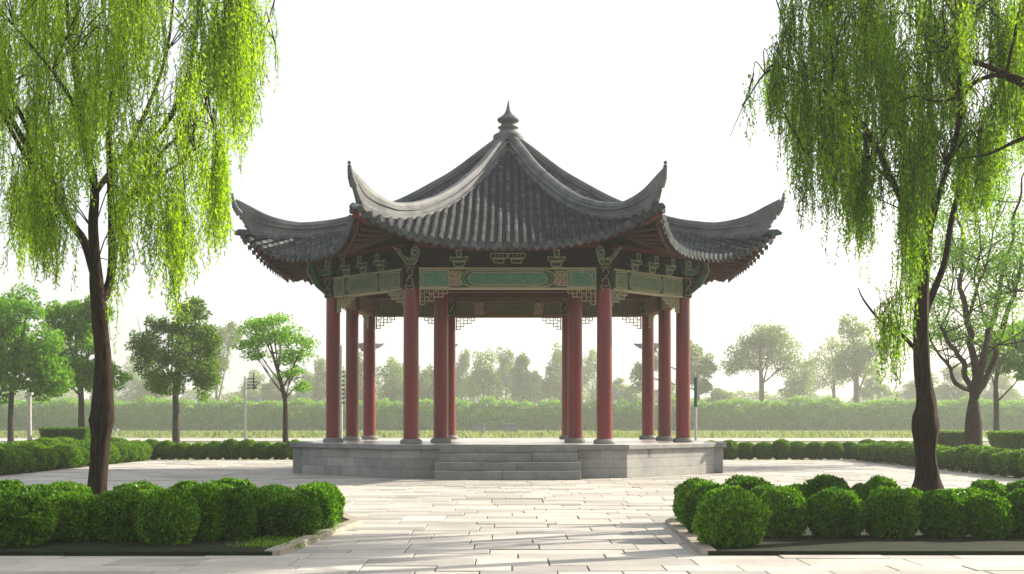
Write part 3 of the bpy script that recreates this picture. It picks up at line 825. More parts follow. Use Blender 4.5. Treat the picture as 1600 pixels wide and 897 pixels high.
# back hedges: rows of mounds at the edge of the plaza
specs = []
G1 = 'hedge mounds along the back of the plaza, left of the pavilion'; G2 = 'hedge mounds along the back of the plaza, right of the pavilion'
for k in range(12):
    specs.append((GX(462-k*25,43.6), 43.6+rnd.uniform(-.1,.1), .275+rnd.uniform(-.02,.03), .36, .51+rnd.uniform(-.04,.06), f'pale topped hedge mound, {ORD[k]} from the pavilion platform, left back row', G1))
for k in range(13):
    specs.append((GX(1112+k*27,43.6), 43.6+rnd.uniform(-.1,.1), .29+rnd.uniform(-.02,.03), .36, .52+rnd.uniform(-.04,.06), f'pale topped hedge mound, {ORD[k]} from the pavilion platform, right back row', G2))
G3 = 'hedge mounds along the left side of the plaza'; G4 = 'hedge mounds along the right side of the plaza'
for k in range(15):
    Y = 42.6-k*.88
    specs.append((-11.35+rnd.uniform(-.05,.05), Y, .42, .44, .47+rnd.uniform(-.03,.06)+.004*k, f'rounded hedge mound, {ORD[k]} from the back corner along the left side of the plaza', G3))
for k in range(17):
    Y = 42.8-k*.9
    specs.append((10.75+rnd.uniform(-.05,.05), Y, .42, .45, .47+rnd.uniform(-.03,.06)+.004*k, f'rounded hedge mound, {ORD[k]} from the back corner along the right side of the plaza', G4))
for k in range(8):
    specs.append((-12.4-rnd.uniform(0,.2), 44-k*1.5, .5, .6, .60+rnd.uniform(-.03,.06), f'taller hedge mound, {ORD[k]} from the back in the second row behind the left side hedge', 'second row of hedge mounds on the left'))
make_bush_set('hedge_mound', specs, M['hedge'], 5200, .05, 60, lump=.06)

# flared clipped hedges on the lawn
def flared(px0, px1, ytop, Y, label, z0=.0):
    rs = np.random.RandomState(int(px0)); x0, x1 = GX(px0,Y), GX(px1,Y); ht = EYE+(HZ-ytop)*Y/F
    n = 15000; w_ = (x1-x0)/2; cx = (x0+x1)/2; dd = w_*.7
    f = rs.randint(0,6,n); a = rs.uniform(-1,1,n); b = rs.uniform(0,1,n); p = np.zeros((n,3)); nn = np.zeros((n,3))
    for i in range(n):
        k = .72+.28*b[i]
        if f[i] in (0,5): 
            y_ = rs.uniform(-1,1); p[i] = (a[i]*w_, y_*dd, ht*(1-.03*rs.rand())); nn[i] = (0,0,1)
        elif f[i] == 1 or f[i] == 2: p[i] = (a[i]*w_*k, -dd*k, b[i]*ht); nn[i] = (0,-1,0)
        elif f[i] == 3: p[i] = (w_*k, a[i]*dd*k, b[i]*ht); nn[i] = (1,0,0)
        else: p[i] = (-w_*k, a[i]*dd*k, b[i]*ht); nn[i] = (-1,0,0)
    p += rs.normal(0,.015,p.shape)
    V = rand_leaves(rs, p, .06, .04, up=nn, jitter=.8)
    me = quads_mesh('clipped_hedge', V, n)
    import bmesh
    bm = bmesh.new(); bm.from_mesh(me)
    vs = [bm.verts.new((sx*w_*k*.95, sy*dd*k*.95, z)) for k,z in ((.72,.0),(1,ht*.96)) for sx,sy in ((-1,-1),(1,-1),(1,1),(-1,1))]
    for q in ((3,2,1,0),(4,5,6,7),(0,1,5,4),(1,2,6,5),(2,3,7,6),(3,0,4,7)): bm.faces.new([vs[i] for i in q])
    bm.to_mesh(me); bm.free()
    o = link('clipped_hedge', me, M['hedge'], loc=(cx, Y, 0)); tag(o, label, 'hedge', 'flat topped flared hedges on the lawn')
flared(70,142,670,50,'flat topped flared hedge on the lawn behind the left willow trunk')
flared(1452,1506,676,50,'flat topped flared hedge just right of the right willow trunk')
flared(1552,1640,676,46,'flat topped flared hedge at the right edge beyond the plaza hedge')

# ------------------------------------------------------------------ trees
def limb(mb, pts, r0, r1, n=8, sub=5, wob=.0, seed=0):
    pts = [Vector(p) for p in pts]; out = []
    for i in range(len(pts)-1):
        p0 = pts[max(0,i-1)]; p1 = pts[i]; p2 = pts[i+1]; p3 = pts[min(len(pts)-1,i+2)]
        for k in range(sub):
            t = k/sub
            out.append(.5*((2*p1)+(p2-p0)*t+(2*p0-5*p1+4*p2-p3)*t*t+(-p0+3*p1-3*p2+p3)*t**3))
    out.append(pts[-1]); m = len(out)
    if wob:
        for i in range(1,m-1):
            out[i] = out[i]+Vector((noise.noise(out[i]*1.3+Vector((seed,0,0))), noise.noise(out[i]*1.3+Vector((0,seed,3))), 0))*wob
    rad = [r0+(r1-r0)*(i/(m-1)) for i in range(m)] if not hasattr(r0,'__len__') else list(np.interp(np.linspace(0,1,m), np.linspace(0,1,len(r0)), r0))
    mb.tube(out, rad, n)
    return out

def strands(rs, starts, lens, leafL=.06, leafW=.013, step=.02, drift=.10):
    """hanging willow strands; returns leaf quads and twig polylines"""
    Ps = []; Ds = []
    twigs = []
    for s, L in zip(starts, lens):
        m = max(3, int(L/step)); tt = np.arange(m)/m
        ang = rs.uniform(0,6.28); out = rs.uniform(.0,drift)
        x = s[0]+np.cos(ang)*out*np.minimum(1,tt*3)+.02*np.sin(tt*9+ang)+.03*tt*rs.normal()
        y = s[1]+np.sin(ang)*out*np.minimum(1,tt*3)+.02*np.cos(tt*7+ang)+.03*tt*rs.normal()
        z = s[2]+.04*np.sin(np.minimum(1,tt*4)*3.14)-L*tt
        p = np.stack([x,y,z],1); keep = rs.rand(m) < np.where(tt<.12,.35,1.0)*np.where(tt>.9,.7,1.0)
        Ps.append(p[keep])
        if rs.rand() < .35: twigs.append(p[::max(1,m//5)])
    Pa = np.concatenate(Ps); n = len(Pa)
    D = np.stack([rs.normal(0,.55,n), rs.normal(0,.55,n), -np.ones(n)*.9+rs.normal(0,.35,n)],1)
    D = unit(D); T = unit(np.cross(D, rs.normal(size=(n,3))))
    return leaf_quads(Pa, D, T, leafL*rs.uniform(.6,1.3,n), leafW*rs.uniform(.7,1.3,n)), n, twigs

def willow(name, base, label, trunk_specs, curtains, m, seed, total_step=.02, cat='tree', group=None, leafW=.017):
    rs = np.random.RandomState(seed)
    root = empty(name, base); tag(root, label, cat, group)
    mb = MB()
    for pts, r0, r1, wob in trunk_specs:
        big = hasattr(r0,'__len__') and max(r0) > .1; i0 = len(mb.v)
        ax = limb(mb, pts, r0, r1, 26 if big else 7, 12 if big else 6, wob, seed)
        if big:      # furrows, swellings and a rough knot
            for i in range(i0, len(mb.v)):
                v = Vector(mb.v[i]); a = min(ax, key=lambda q: abs(q.z-v.z)+.2*(q-v).length); d = Vector((v.x-a.x, v.y-a.y, 0))
                if d.length < 1e-4: continue
                an = math.atan2(d.y, d.x); kz = math.exp(-((v.z-1.28)/.20)**2); rt = math.exp(-max(0,v.z)/.16)
                k = .10*noise.noise(Vector((math.cos(an)*3, math.sin(an)*3, v.z*.9+seed)))+.11*noise.noise(Vector((math.cos(an)*7, math.sin(an)*7, v.z*2.2+seed)))
                k += kz*(.10+.22*noise.noise(Vector((math.cos(an)*1.6+seed, math.sin(an)*1.6, v.z*3)))) + rt*(.15+.35*max(0,math.sin(an*5+seed)))
                mb.v[i] = tuple(v+d*k)
    # fine boughs linking to curtains
    starts = []; lens = []
    allp = [Vector(v) for pts,_,_,_ in trunk_specs[1:] for v in pts]
    for (c, rad, nst, L0, L1, zsp) in curtains:
        c = Vector(c)
        near = sorted(allp, key=lambda p: (p-c).length+max(0,p.z-c.z)*.5)[0]
        mid = near.lerp(c,.55)+Vector((rs.normal(0,.08), rs.normal(0,.08), .25+.1*abs(rs.normal())))
        limb(mb, [near, mid, c+Vector((0,0,.05))], .009, .004, 5, 4, .03, seed)
        # sprigs out of the curtain top
        for k in range(nst):
            a = rs.uniform(0,6.28); r_ = rad*math.sqrt(rs.rand())
            starts.append((c.x+math.cos(a)*r_, c.y+math.sin(a)*r_, c.z+rs.uniform(-zsp,zsp)*1.0+.1)); 
            lens.append(rs.uniform(L0,L1)*(1-.25*(r_/max(rad,.01))))
    V, n, tw = strands(rs, starts, lens, step=total_step, leafW=leafW)
    mb2 = MB()
    for t in tw: mb2.tube(t, .0035, 3, caps=False)
    mb.v += [] 
    tr = mb.build('trunk', M['bark'], root)
    if len(tw) > 40: mb2.build('twigs', M['bark'], root)
    me = quads_mesh('crown', V-np.array(base)[None,:], n)
    link('crown', me, m, root)
    return n

def curtains_for(rs, YC, spec, ydev):
    """spec: (px0, px1, py_top, py_bot_min, py_bot_max, count, strands, rad)"""
    out = []
    for (x0,x1,yt0,yt1,b0,b1,cnt,ns,rad) in spec:
        for k in range(int(cnt*1.1) if cnt > 2 else cnt):
            px = rs.uniform(x0,x1); Y = YC+rs.uniform(-ydev,ydev)*math.sqrt(1-min(.95,abs((px-(x0+x1)/2)/((x1-x0)/2+1))**2)*.5)
            ty = rs.uniform(yt0,yt1)
            if cnt > 20 and noise.noise(Vector((px*.016, ty*.008, YC+cnt))) < -.12: continue
            top = P(px, ty, Y); bot = P(px, rs.uniform(b0,b1), Y)
            # keep lateral place but with true depth
            L = max(.5, top.z-bot.z)
            out.append((top, rad*rs.uniform(.6,1.2), int(ns*1.3*rs.uniform(.6,1.4)), L*.45, L, .25))
    return out

YT = 17.0
def w(px, py, dy=0): return P(px, py, YT+dy)
base = P(150, 0, YT); base.z = 0
trunkL = [
 ([w(150,812), w(151,776), w(155,720), w(158,672), w(160,640), w(161,560), w(156,500), w(151,440), w(150,400)], [.18,.122,.108,.110,.145,.108,.092,.090,.08,.05], .09, .0),
 ([w(151,440), w(133,380,.1), w(113,348,.2), w(85,290,.3), w(60,240,.5), w(40,190,.6), w(10,130,.7), w(-30,40,.9)], .06, .02, .06),
 ([w(150,420), w(149,360), w(150,300,-.1), w(141,252,-.1), w(130,200,-.2), w(118,100,-.3), w(105,0,-.3), w(100,-110,-.2)], .07, .02, .05),
 ([w(156,470), w(172,430,.2), w(176,350,.4), w(172,250,.5), w(174,170,.5), w(186,90,.5), w(200,50,.4), w(200,-20,.3), w(215,-110,.1)], .06, .015, .05),
 ([w(176,350,.4), w(205,310,.2), w(240,278,0), w(285,255,-.2), w(305,235,-.3), w(325,222,-.3)], .032, .006, .04),
 ([w(176,330,.4), w(225,280,-.1), w(250,240,-.2), w(290,205,-.3), w(315,190,-.4), w(335,200,-.5)], .028, .006, .04),
 ([w(174,260,.5), w(240,215,.3), w(275,160,.2), w(295,110,.1), w(306,60,0), w(312,0,0), w(330,-70,0)], .040, .010, .05),
 ([w(275,160,.2), w(310,110,.1), w(340,60,.1), w(352,30,.1), w(385,25,.1), w(415,45,.1), w(430,70,.1), w(430,110,.1)], .022, .004, .03),
 ([w(285,255,-.2), w(310,190,-.2), w(330,130,-.2), w(345,90,-.2), w(352,60,-.2)], .018, .004, .04),
 ([w(60,240,.5), w(35,215,.4), w(10,165,.3), w(-10,120,.2), w(-60,60,0)], .045, .02, .04),
 ([w(-10,120,.2), w(10,190,0), w(45,250,-.1), w(55,270,-.1)], .03, .02, .04),
 ([w(141,252,-.1), w(118,170,-.7), w(80,110,-1.0), w(20,40,-1.3)], .03, .01, .04),
 ([w(150,300,-.1), w(220,200,1.0), w(260,80,1.5), w(280,-60,1.6)], .04, .012, .04),
]
rsL = np.random.RandomState(11)
specL = [
 (-120,400,-170,-30, 40,190, 46,17,.24), (-120,410,-30,90, 130,300, 52,16,.22), (-60,385,60,190, 210,360, 46,15,.20),
 (0,350,170,280, 320,430, 26,14,.18), (45,110,270,330, 400,500, 5,22,.12), (215,300,290,350, 380,470, 7,15,.14),
 (262,284,330,350, 530,548, 1,34,.09), (325,352,260,280, 400,450, 2,30,.10), (175,200,300,330, 430,560, 2,12,.10),
 (340,410,-30,60, 150,310, 10,12,.16), (20,110,290,340, 400,485, 6,15,.11), (180,310,320,370, 420,500, 7,13,.10), (172,186,400,430, 500,600, 2,6,.05), (335,350,230,250, 420,445, 2,20,.07), (0,45,250,330, 380,420, 4,9,.15), (55,80,300,330,430,500,2,20,.09), (395,425,20,70,150,250,3,5,.12)]
nL = willow('willow_tree', tuple(base), 'weeping willow with bright yellow green curtains and knotted dark trunk, left of the pavilion', trunkL, curtains_for(rsL, YT, specL, 1.7), M['willow_a'], 31)

base = P(1450, 0, YT); base.z = 0
trunkR = [
 ([w(1450,815), w(1450,770), w(1449,740), w(1446,700), w(1446,655), w(1447,630), w(1441,580), w(1439,520), w(1442,450), w(1447,380)], [.34,.20,.14,.118,.148,.122,.104,.098,.09,.075,.05], .09, .0),
 ([w(1442,450), w(1450,350), w(1452,300,.1), w(1456,220,.1), w(1450,140,.1), w(1455,60,.1), w(1450,-60,.1)], .07, .02, .05),
 ([w(1443,440), w(1415,330,-.2), w(1400,290,-.3), w(1370,230,-.4), w(1330,170,-.5), w(1300,90,-.5), w(1290,0,-.5), w(1270,-80,-.5)], .05, .014, .05),
 ([w(1400,290,-.3), w(1360,250,-.5), w(1330,233,-.6), w(1280,235,-.7), w(1258,240,-.7)], .022, .005, .04),
 ([w(1330,170,-.5), w(1275,130,-.2), w(1235,60,0), w(1220,20,0), w(1210,-10,0)], .022, .006, .03),
 ([w(1300,130,-.5), w(1262,120,-.3), w(1225,105,-.1), w(1195,115,0), w(1175,140,0), w(1160,165,0), w(1140,215,0)], .02, .003, .03),
 ([w(1290,60,-.5), w(1290,30,-.3), w(1275,-10,-.1)], .02, .01, .03),
 ([w(1439,520), w(1450,480,.2), w(1475,400,.3), w(1500,300,.5), w(1530,220,.6), w(1560,140,.6), w(1600,60,.6)], .05, .02, .05),
 ([w(1447,380), w(1480,260,-.8), w(1500,160,-1.2), w(1500,40,-1.4), w(1520,-80,-1.4)], .04, .014, .05),
 ([w(1452,300,.1), w(1400,200,1.0), w(1370,80,1.4), w(1350,-60,1.5)], .04, .012, .04),
 ([w(1441,560), w(1405,520,.1), w(1375,500,.2), w(1350,470,.3), w(1340,450,.3)], .03, .006, .04),
]
rsR = np.random.RandomState(12)
specR = [
 (1235,1640,-170,-30, 40,190, 42,19,.24), (1225,1640,-30,90, 130,300, 48,18,.22), (1240,1620,60,190, 220,370, 46,17,.20),
 (1270,1560,170,270, 300,430, 28,16,.18), (1330,1352,230,260, 420,482, 3,30,.09), (1250,1330,200,260, 360,450, 7,12,.12), (1415,1440,240,300, 470,585, 4,28,.10),
 (1340,1420,290,330, 380,450, 5,14,.14), (1460,1540,200,280, 330,420, 6,14,.16), (1400,1415,470,490, 600,690,1,9,.06),
 (1180,1235,95,130, 190,280, 7,13,.06), (1235,1300,110,180, 260,420, 10,11,.09), (1165,1180,140,160, 200,300, 2,5,.05), (1270,1290,320,340,390,440,1,4,.03),
 (1355,1425,480,520,560,620,6,9,.14)]
nR = willow('willow_tree', tuple(base), 'tall weeping willow with deep green hanging strands and upright dark trunk, right of the pavilion', trunkR, curtains_for(rsR, YT, specR, 1.7), M['willow_b'], 32)
# neighbouring willow whose boughs reach in from the right edge
Y3 = 15.5
def w3(px, py, dy=0): return P(px, py, Y3+dy)
base = P(1760, 0, Y3); base.z = 0
trunk3 = [
 ([w3(1760,830), w3(1758,600), w3(1740,400), w3(1700,260), w3(1650,170), w3(1600,130), w3(1575,120)], [.2,.15,.14,.12,.09,.055,.04], .05, .0),
 ([w3(1600,130), w3(1545,105), w3(1510,95), w3(1480,75), w3(1465,70), w3(1440,50)], .035, .007, .03),
 ([w3(1590,122), w3(1550,118), w3(1520,130), w3(1500,150), w3(1460,158), w3(1430,150), w3(1405,160)], .03, .006, .03),
 ([w3(1545,105), w3(1500,82), w3(1470,80), w3(1430,85)], .02, .005, .02),
 ([w3(1700,280), w3(1640,210), w3(1590,220), w3(1545,240), w3(1500,247)], .04, .006, .04),
 ([w3(1572,112), w3(1583,70), w3(1600,30), w3(1610,0)], .02, .008, .03),
]
rs3 = np.random.RandomState(13)
willow('willow_tree', tuple(base), 'willow beyond the right edge whose bare dark boughs reach in over the right willow', trunk3,
       curtains_for(rs3, Y3, [(1500,1640,-60,80,60,220,9,9,.15)], .6), M['willow_b'], 33)

# broadleaf trees
def blob_leaves(rs, blobs, n, L, W, fill=.35):
    nb = []
    for c,(a,b,d) in blobs:
        nb.append((c,(a*.62,b*.62,d*.62)))
        for q in range(14):
            v = rs.normal(size=3); v /= np.linalg.norm(v); f = rs.uniform(.5,1.05); g = rs.uniform(.18,.38)*(1.7 if fill > .6 else 1)
            nb.append(((c[0]+v[0]*a*f, c[1]+v[1]*b*f, c[2]+v[2]*d*f),(a*g*1.15,b*g*1.15,d*g*.9)))
    blobs = nb
    vol = np.array([a*b*c for _,(a,b,c) in blobs])**(2/3); vol = vol/vol.sum()
    out = []; up = []
    for (c,(a,b,d)), f in zip(blobs, vol):
        k = int(n*f); v = unit(rs.normal(size=(k,3)))
        r = np.where(rs.rand(k) < fill, rs.rand(k)**(.33 if fill < .6 else .7)*(1 if fill < .6 else 1.35), rs.normal(.94,.07,k))
        lm = np.array([noise.noise(Vector(q*1.9)+Vector((c[0]*1.7,c[2]*2.1,c[1]))) for q in v])
        lm2 = np.array([noise.noise(Vector(q*5)+Vector((c[0],c[2],c[1]))) for q in v])
        keep = (lm2 > -.28)
        p = v*(r*(1+.38*lm+.15*lm2))[:,None]*np.array([a,b,d])+np.array(c)
        out.append(p[keep]); up.append(v[keep])
    p = np.concatenate(out); u = np.concatenate(up)
    return rand_leaves(rs, p, L, W, up=u*.5, jitter=.9, down=.25), len(p)
def tree(name, px, Y, stem, blobs, label, m, n=9000, leaf=.1, seed=1, trunk_w=.12, limbs=None, group=None, bark='bark_grey', fill=.35, zb=None, auto=6, sprays=False):
    rs = np.random.RandomState(seed)
    z0 = hillz(0,Y)-.03 if zb is None else zb
    base = Vector((GX(px,Y),Y,z0))
    root = empty(name, tuple(base)); tag(root, label, 'tree', group)
    mb = MB(); pts = [base-Vector((0,0,.05))]+[P(a,b,Y) for a,b in stem]
    q = limb(mb, pts, [trunk_w*1.35,trunk_w,trunk_w*.9,trunk_w*.6,trunk_w*.25], 0, 9, 4, 0)
    B = []
    for (a,b,ra,rb) in blobs:
        c = P(a,b,Y+rs.uniform(-.3,.3)*ra*Y/F); B.append(((c.x,c.y,c.z),(ra*Y/F, (ra*.9)*Y/F, rb*Y/F)))
    top = q[-1]; fork = q[int(len(q)*.5)]
    for (c,_) in (B if not sprays else []):
        c = Vector(c); s = q[rs.randint(int(len(q)*.4), len(q)-1)] if len(q) > 4 else fork
        limb(mb, [s, s.lerp(c,.5)+Vector((0,0,-.05*abs(c.z-s.z))), c], trunk_w*.4, trunk_w*.08, 5, 3, .03, seed)
        for k in range(auto):
            e = c+Vector(rs.normal(size=3)).normalized()*(_[0]*.8); e.z = max(e.z, s.z)
            limb(mb, [s.lerp(c,rs.uniform(.4,1)), (c+e)/2, e], trunk_w*.14, trunk_w*.04, 4, 2)
    if limbs:
        for l, r0, r1 in limbs:
            lp = limb(mb, [P(a,b,Y+(.9*math.sin(k*1.3+l[0][0]) if k else 0)) for k,(a,b) in enumerate(l)], r0, r1, 7, 5, .12 if sprays else .02, seed)
            if sprays:
                for k in range(11):
                    p = lp[rs.randint(len(lp)//3, len(lp))]; dr = Vector((rs.normal(0,.75), rs.normal(0,.6), abs(rs.normal(.7,.4)))); dr.normalize()
                    ln = rs.uniform(.6,1.7); e = p+dr*ln+Vector((0,0,.15)); m_ = p.lerp(e,.5)+Vector((rs.normal(0,.12),rs.normal(0,.12),-.05))
                    tp = limb(mb, [p, m_, e], .022, .006, 4, 4, .06, seed)
                    for h in range(3):
                        p2 = tp[rs.randint(2,len(tp))]; e2 = p2+Vector((rs.normal(0,.3),rs.normal(0,.3),rs.uniform(.1,.5)))
                        limb(mb, [p2, (p2+e2)/2+Vector((.04,0,0)), e2], .009, .004, 3, 2)
                        if rs.rand() < .8: 
                            g = rs.uniform(.16,.34); B.append((tuple(e2),(g*1.3,g*1.3,g)))
    mb.build('trunk', M[bark], root)
    V, k = blob_leaves(rs, B, n, leaf, leaf*.62, fill)
    link('crown', quads_mesh('crown', V-np.array(tuple(base))[None,:], k), m, root)
    return root
GM = 'broadleaf trees on the lawn behind the plaza'
tree('broadleaf_tree', 17, 52, [(17,640),(20,600),(30,560),(40,500)], [(10,545,45,55),(50,580,45,45),(20,490,45,45),(70,545,35,45),(-35,530,50,70),(85,600,30,28),(0,600,40,30)], 'dense bright green tree at the left picture edge behind the hedge', M['tree_a'], 30000, .13, 101, .10, group=GM)
tree('broadleaf_tree', 127, 56, [(127,650),(126,610),(120,560),(118,520)], [(112,545,42,42),(130,500,36,36),(95,500,28,28),(140,590,34,30),(100,590,40,30),(150,480,20,20),(180,585,22,20)], 'mid green tree seen just behind the left willow trunk', M['tree_a'], 24000, .13, 102, .12, group=GM)
tree('broadleaf_tree', 275, 58, [(275,640),(274,615),(278,570),(282,520),(285,490)], [(245,560,34,36),(300,560,42,42),(290,505,32,32),(225,540,22,24),(262,600,38,26),(320,600,26,24),(305,480,18,18),(325,535,26,26),(250,510,18,18)], 'round crowned green tree on a straight slim trunk between left willow and pavilion', M['tree_b'], 26000, .12, 103, .13, group=GM)
tree('broadleaf_tree', 446, 58, [(446,650),(445,625),(437,590),(428,560),(420,525)], [(410,515,32,13),(440,530,34,15),(460,555,26,12),(395,535,22,12),(425,500,26,9),(455,582,18,9),(475,535,14,9),(470,604,13,7),(400,555,18,8)], 'thin airy tree with a curved trunk just left of the pavilion', M['tree_a'], 7600, .12, 104, .10, limbs=[([(445,625),(455,612),(470,603)],.04,.015)], group=GM, fill=.8, bark='bark')
tree('broadleaf_tree', 1521, 40, [(1521,660),(1521,612)], [(1400,530,34,34),(1385,575,24,22),(1430,500,24,20),(1420,450,30,14),(1550,430,16,16),(1500,390,14,14),(1590,500,22,20),(1480,470,16,16),(1600,380,18,24),(1480,400,14,16),(1530,350,16,16),(1570,290,18,16),(1545,500,16,14),(1515,470,12,14),(1590,440,14,14),(1470,520,14,12)],
     'many stemmed nearly bare tree with thick dark trunk right of the right willow', M['tree_a'], 26000, .085, 105, .26, auto=0, sprays=True,
     limbs=[([(1521,620),(1510,590),(1500,560),(1480,535),(1470,512)],0.105,0.045), ([(1518,610),(1490,595),(1478,565),(1462,545),(1450,515)],0.074,0.020),
            ([(1522,620),(1518,560),(1512,500),(1504,450),(1503,380),(1494,320),(1500,250)],0.124,0.015), ([(1524,620),(1536,570),(1548,520),(1562,460),(1575,400),(1590,330),(1600,270)],0.124,0.020),
            ([(1526,615),(1550,570),(1570,500),(1590,440),(1600,400),(1640,330)],0.105,0.025), ([(1512,500),(1530,450),(1545,400),(1560,330),(1575,270)],0.056,0.010),
            ([(1562,460),(1590,455),(1620,460)],0.037,0.015), ([(1470,512),(1490,440),(1470,380)],0.037,0.010), ([(1536,570),(1560,540),(1590,545)],0.031,0.010), ([(1548,520),(1525,440),(1530,360),(1515,300)],0.031,0.007)], fill=.9, bark='bark')
tree('broadleaf_tree', 1557, 62, [(1557,640),(1556,600),(1560,560)], [(1570,545,40,28),(1600,520,40,30),(1545,570,30,20),(1610,570,36,22)], 'low spreading green tree at the right edge behind the many stemmed tree', M['tree_a'], 16000, .13, 106, .13, group=GM)
GH = 'hazy trees standing beyond the long far hedge'
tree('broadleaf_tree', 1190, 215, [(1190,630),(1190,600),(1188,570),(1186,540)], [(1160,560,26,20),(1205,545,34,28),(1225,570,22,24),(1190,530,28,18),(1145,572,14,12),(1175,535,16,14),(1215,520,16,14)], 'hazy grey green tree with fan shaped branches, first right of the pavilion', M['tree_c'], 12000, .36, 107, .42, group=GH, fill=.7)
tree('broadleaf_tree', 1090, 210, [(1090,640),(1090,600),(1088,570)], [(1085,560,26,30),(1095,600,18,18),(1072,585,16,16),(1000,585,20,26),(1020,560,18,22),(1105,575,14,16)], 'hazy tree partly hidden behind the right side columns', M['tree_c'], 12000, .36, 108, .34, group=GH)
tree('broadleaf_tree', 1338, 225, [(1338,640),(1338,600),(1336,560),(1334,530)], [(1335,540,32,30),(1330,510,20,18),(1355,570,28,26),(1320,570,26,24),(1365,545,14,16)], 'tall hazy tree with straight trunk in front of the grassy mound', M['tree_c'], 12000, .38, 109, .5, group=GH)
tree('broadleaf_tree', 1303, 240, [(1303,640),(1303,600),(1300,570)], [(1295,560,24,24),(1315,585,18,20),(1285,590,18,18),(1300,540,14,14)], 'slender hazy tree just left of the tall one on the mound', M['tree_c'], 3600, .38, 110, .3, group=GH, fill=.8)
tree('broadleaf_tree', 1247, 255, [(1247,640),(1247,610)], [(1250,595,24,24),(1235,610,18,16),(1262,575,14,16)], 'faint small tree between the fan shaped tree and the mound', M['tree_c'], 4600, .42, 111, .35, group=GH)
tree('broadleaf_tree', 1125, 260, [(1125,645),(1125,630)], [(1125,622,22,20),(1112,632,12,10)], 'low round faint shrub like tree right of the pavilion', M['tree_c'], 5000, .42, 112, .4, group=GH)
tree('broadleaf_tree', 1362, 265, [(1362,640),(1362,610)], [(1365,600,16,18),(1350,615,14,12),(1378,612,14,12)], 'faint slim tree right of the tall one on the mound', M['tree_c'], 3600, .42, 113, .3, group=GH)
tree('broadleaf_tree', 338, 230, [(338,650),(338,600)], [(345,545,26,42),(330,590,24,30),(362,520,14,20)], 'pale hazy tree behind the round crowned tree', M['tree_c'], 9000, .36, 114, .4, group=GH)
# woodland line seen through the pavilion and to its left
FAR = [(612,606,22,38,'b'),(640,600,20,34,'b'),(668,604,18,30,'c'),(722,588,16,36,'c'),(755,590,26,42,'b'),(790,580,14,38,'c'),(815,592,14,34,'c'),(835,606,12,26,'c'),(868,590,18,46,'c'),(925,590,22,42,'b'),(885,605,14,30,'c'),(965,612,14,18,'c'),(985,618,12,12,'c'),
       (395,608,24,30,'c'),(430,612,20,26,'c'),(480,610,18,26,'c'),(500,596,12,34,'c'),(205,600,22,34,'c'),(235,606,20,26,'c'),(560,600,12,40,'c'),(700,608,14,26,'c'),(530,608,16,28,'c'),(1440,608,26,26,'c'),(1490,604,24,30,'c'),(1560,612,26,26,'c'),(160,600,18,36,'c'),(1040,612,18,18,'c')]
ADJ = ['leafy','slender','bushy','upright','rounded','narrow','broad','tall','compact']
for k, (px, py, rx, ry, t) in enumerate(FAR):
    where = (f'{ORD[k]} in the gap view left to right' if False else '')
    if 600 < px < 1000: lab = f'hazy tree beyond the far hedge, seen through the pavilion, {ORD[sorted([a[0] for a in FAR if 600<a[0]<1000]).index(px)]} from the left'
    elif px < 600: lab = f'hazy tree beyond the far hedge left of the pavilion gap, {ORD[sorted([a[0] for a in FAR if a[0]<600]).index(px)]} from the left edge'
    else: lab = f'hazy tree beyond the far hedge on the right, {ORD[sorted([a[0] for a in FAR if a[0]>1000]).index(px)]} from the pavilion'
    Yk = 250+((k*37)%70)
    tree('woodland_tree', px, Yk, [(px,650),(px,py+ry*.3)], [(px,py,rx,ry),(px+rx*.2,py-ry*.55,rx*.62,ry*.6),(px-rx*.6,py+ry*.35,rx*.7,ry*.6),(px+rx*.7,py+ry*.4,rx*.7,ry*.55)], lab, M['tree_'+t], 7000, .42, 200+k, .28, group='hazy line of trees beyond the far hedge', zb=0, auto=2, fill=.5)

# long far hedge: one mass
rs = np.random.RandomState(77); n = 230000
X = rs.uniform(-110,110,n); prof = np.array([3.9+.5*noise.noise(Vector((x*.13,0,1)))+.9*noise.noise(Vector((x*.45,3,1)))+.7*noise.noise(Vector((x*1.3,3,1))) for x in X])
u = rs.rand(n); front = rs.rand(n) < .6
Yh = np.where(front, 200-1.2*u**2, 200+rs.uniform(-.5,5,n)); Z = np.where(front, u*prof, prof*(1+rs.uniform(-.06,.05,n)))
Yh = Yh+1.6*np.array([noise.noise(Vector((x*.8,z*.8,5))) for x,z in zip(X,Z)])
V = rand_leaves(rs, np.stack([X,Yh,Z],1), .27, .18, up=np.array([0,-.5,.6]), jitter=.8)
me = quads_mesh('far_hedge', V, n)
import bmesh
bm = bmesh.new(); bm.from_mesh(me)
vs = []
xs2 = [-110+k*1.0 for k in range(221)]
rows = []
for x in xs2:
    h = 3.3+.5*noise.noise(Vector((x*.13,0,1)))
    rows.append([bm.verts.new(p) for p in ((x,201.5,-.2),(x,201.5,h),(x,207,h),(x,207,-.2))])
for a, b in zip(rows, rows[1:]):
    for k in range(3): bm.faces.new((a[k],b[k],b[k+1],a[k+1]))
bm.to_mesh(me); bm.free()
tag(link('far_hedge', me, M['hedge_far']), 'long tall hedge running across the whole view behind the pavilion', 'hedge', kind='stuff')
# faint woodland mass far behind
rs = np.random.RandomState(78); n = 60000
X = rs.uniform(-190,190,n); prof = np.array([8.5+3.0*noise.noise(Vector((x*.05,0,9)))+2.4*noise.noise(Vector((x*.2,3,9))) for x in X])
Z = .5+rs.rand(n)**.6*prof; Yh = 390+rs.uniform(-3,3,n)
V = rand_leaves(rs, np.stack([X,Yh,Z],1), .8, .55)
tag(link('far_woodland', quads_mesh('far_woodland', V, n), M['tree_c']), 'faint far woodland fading into mist behind the nearer trees', 'woodland', kind='stuff')

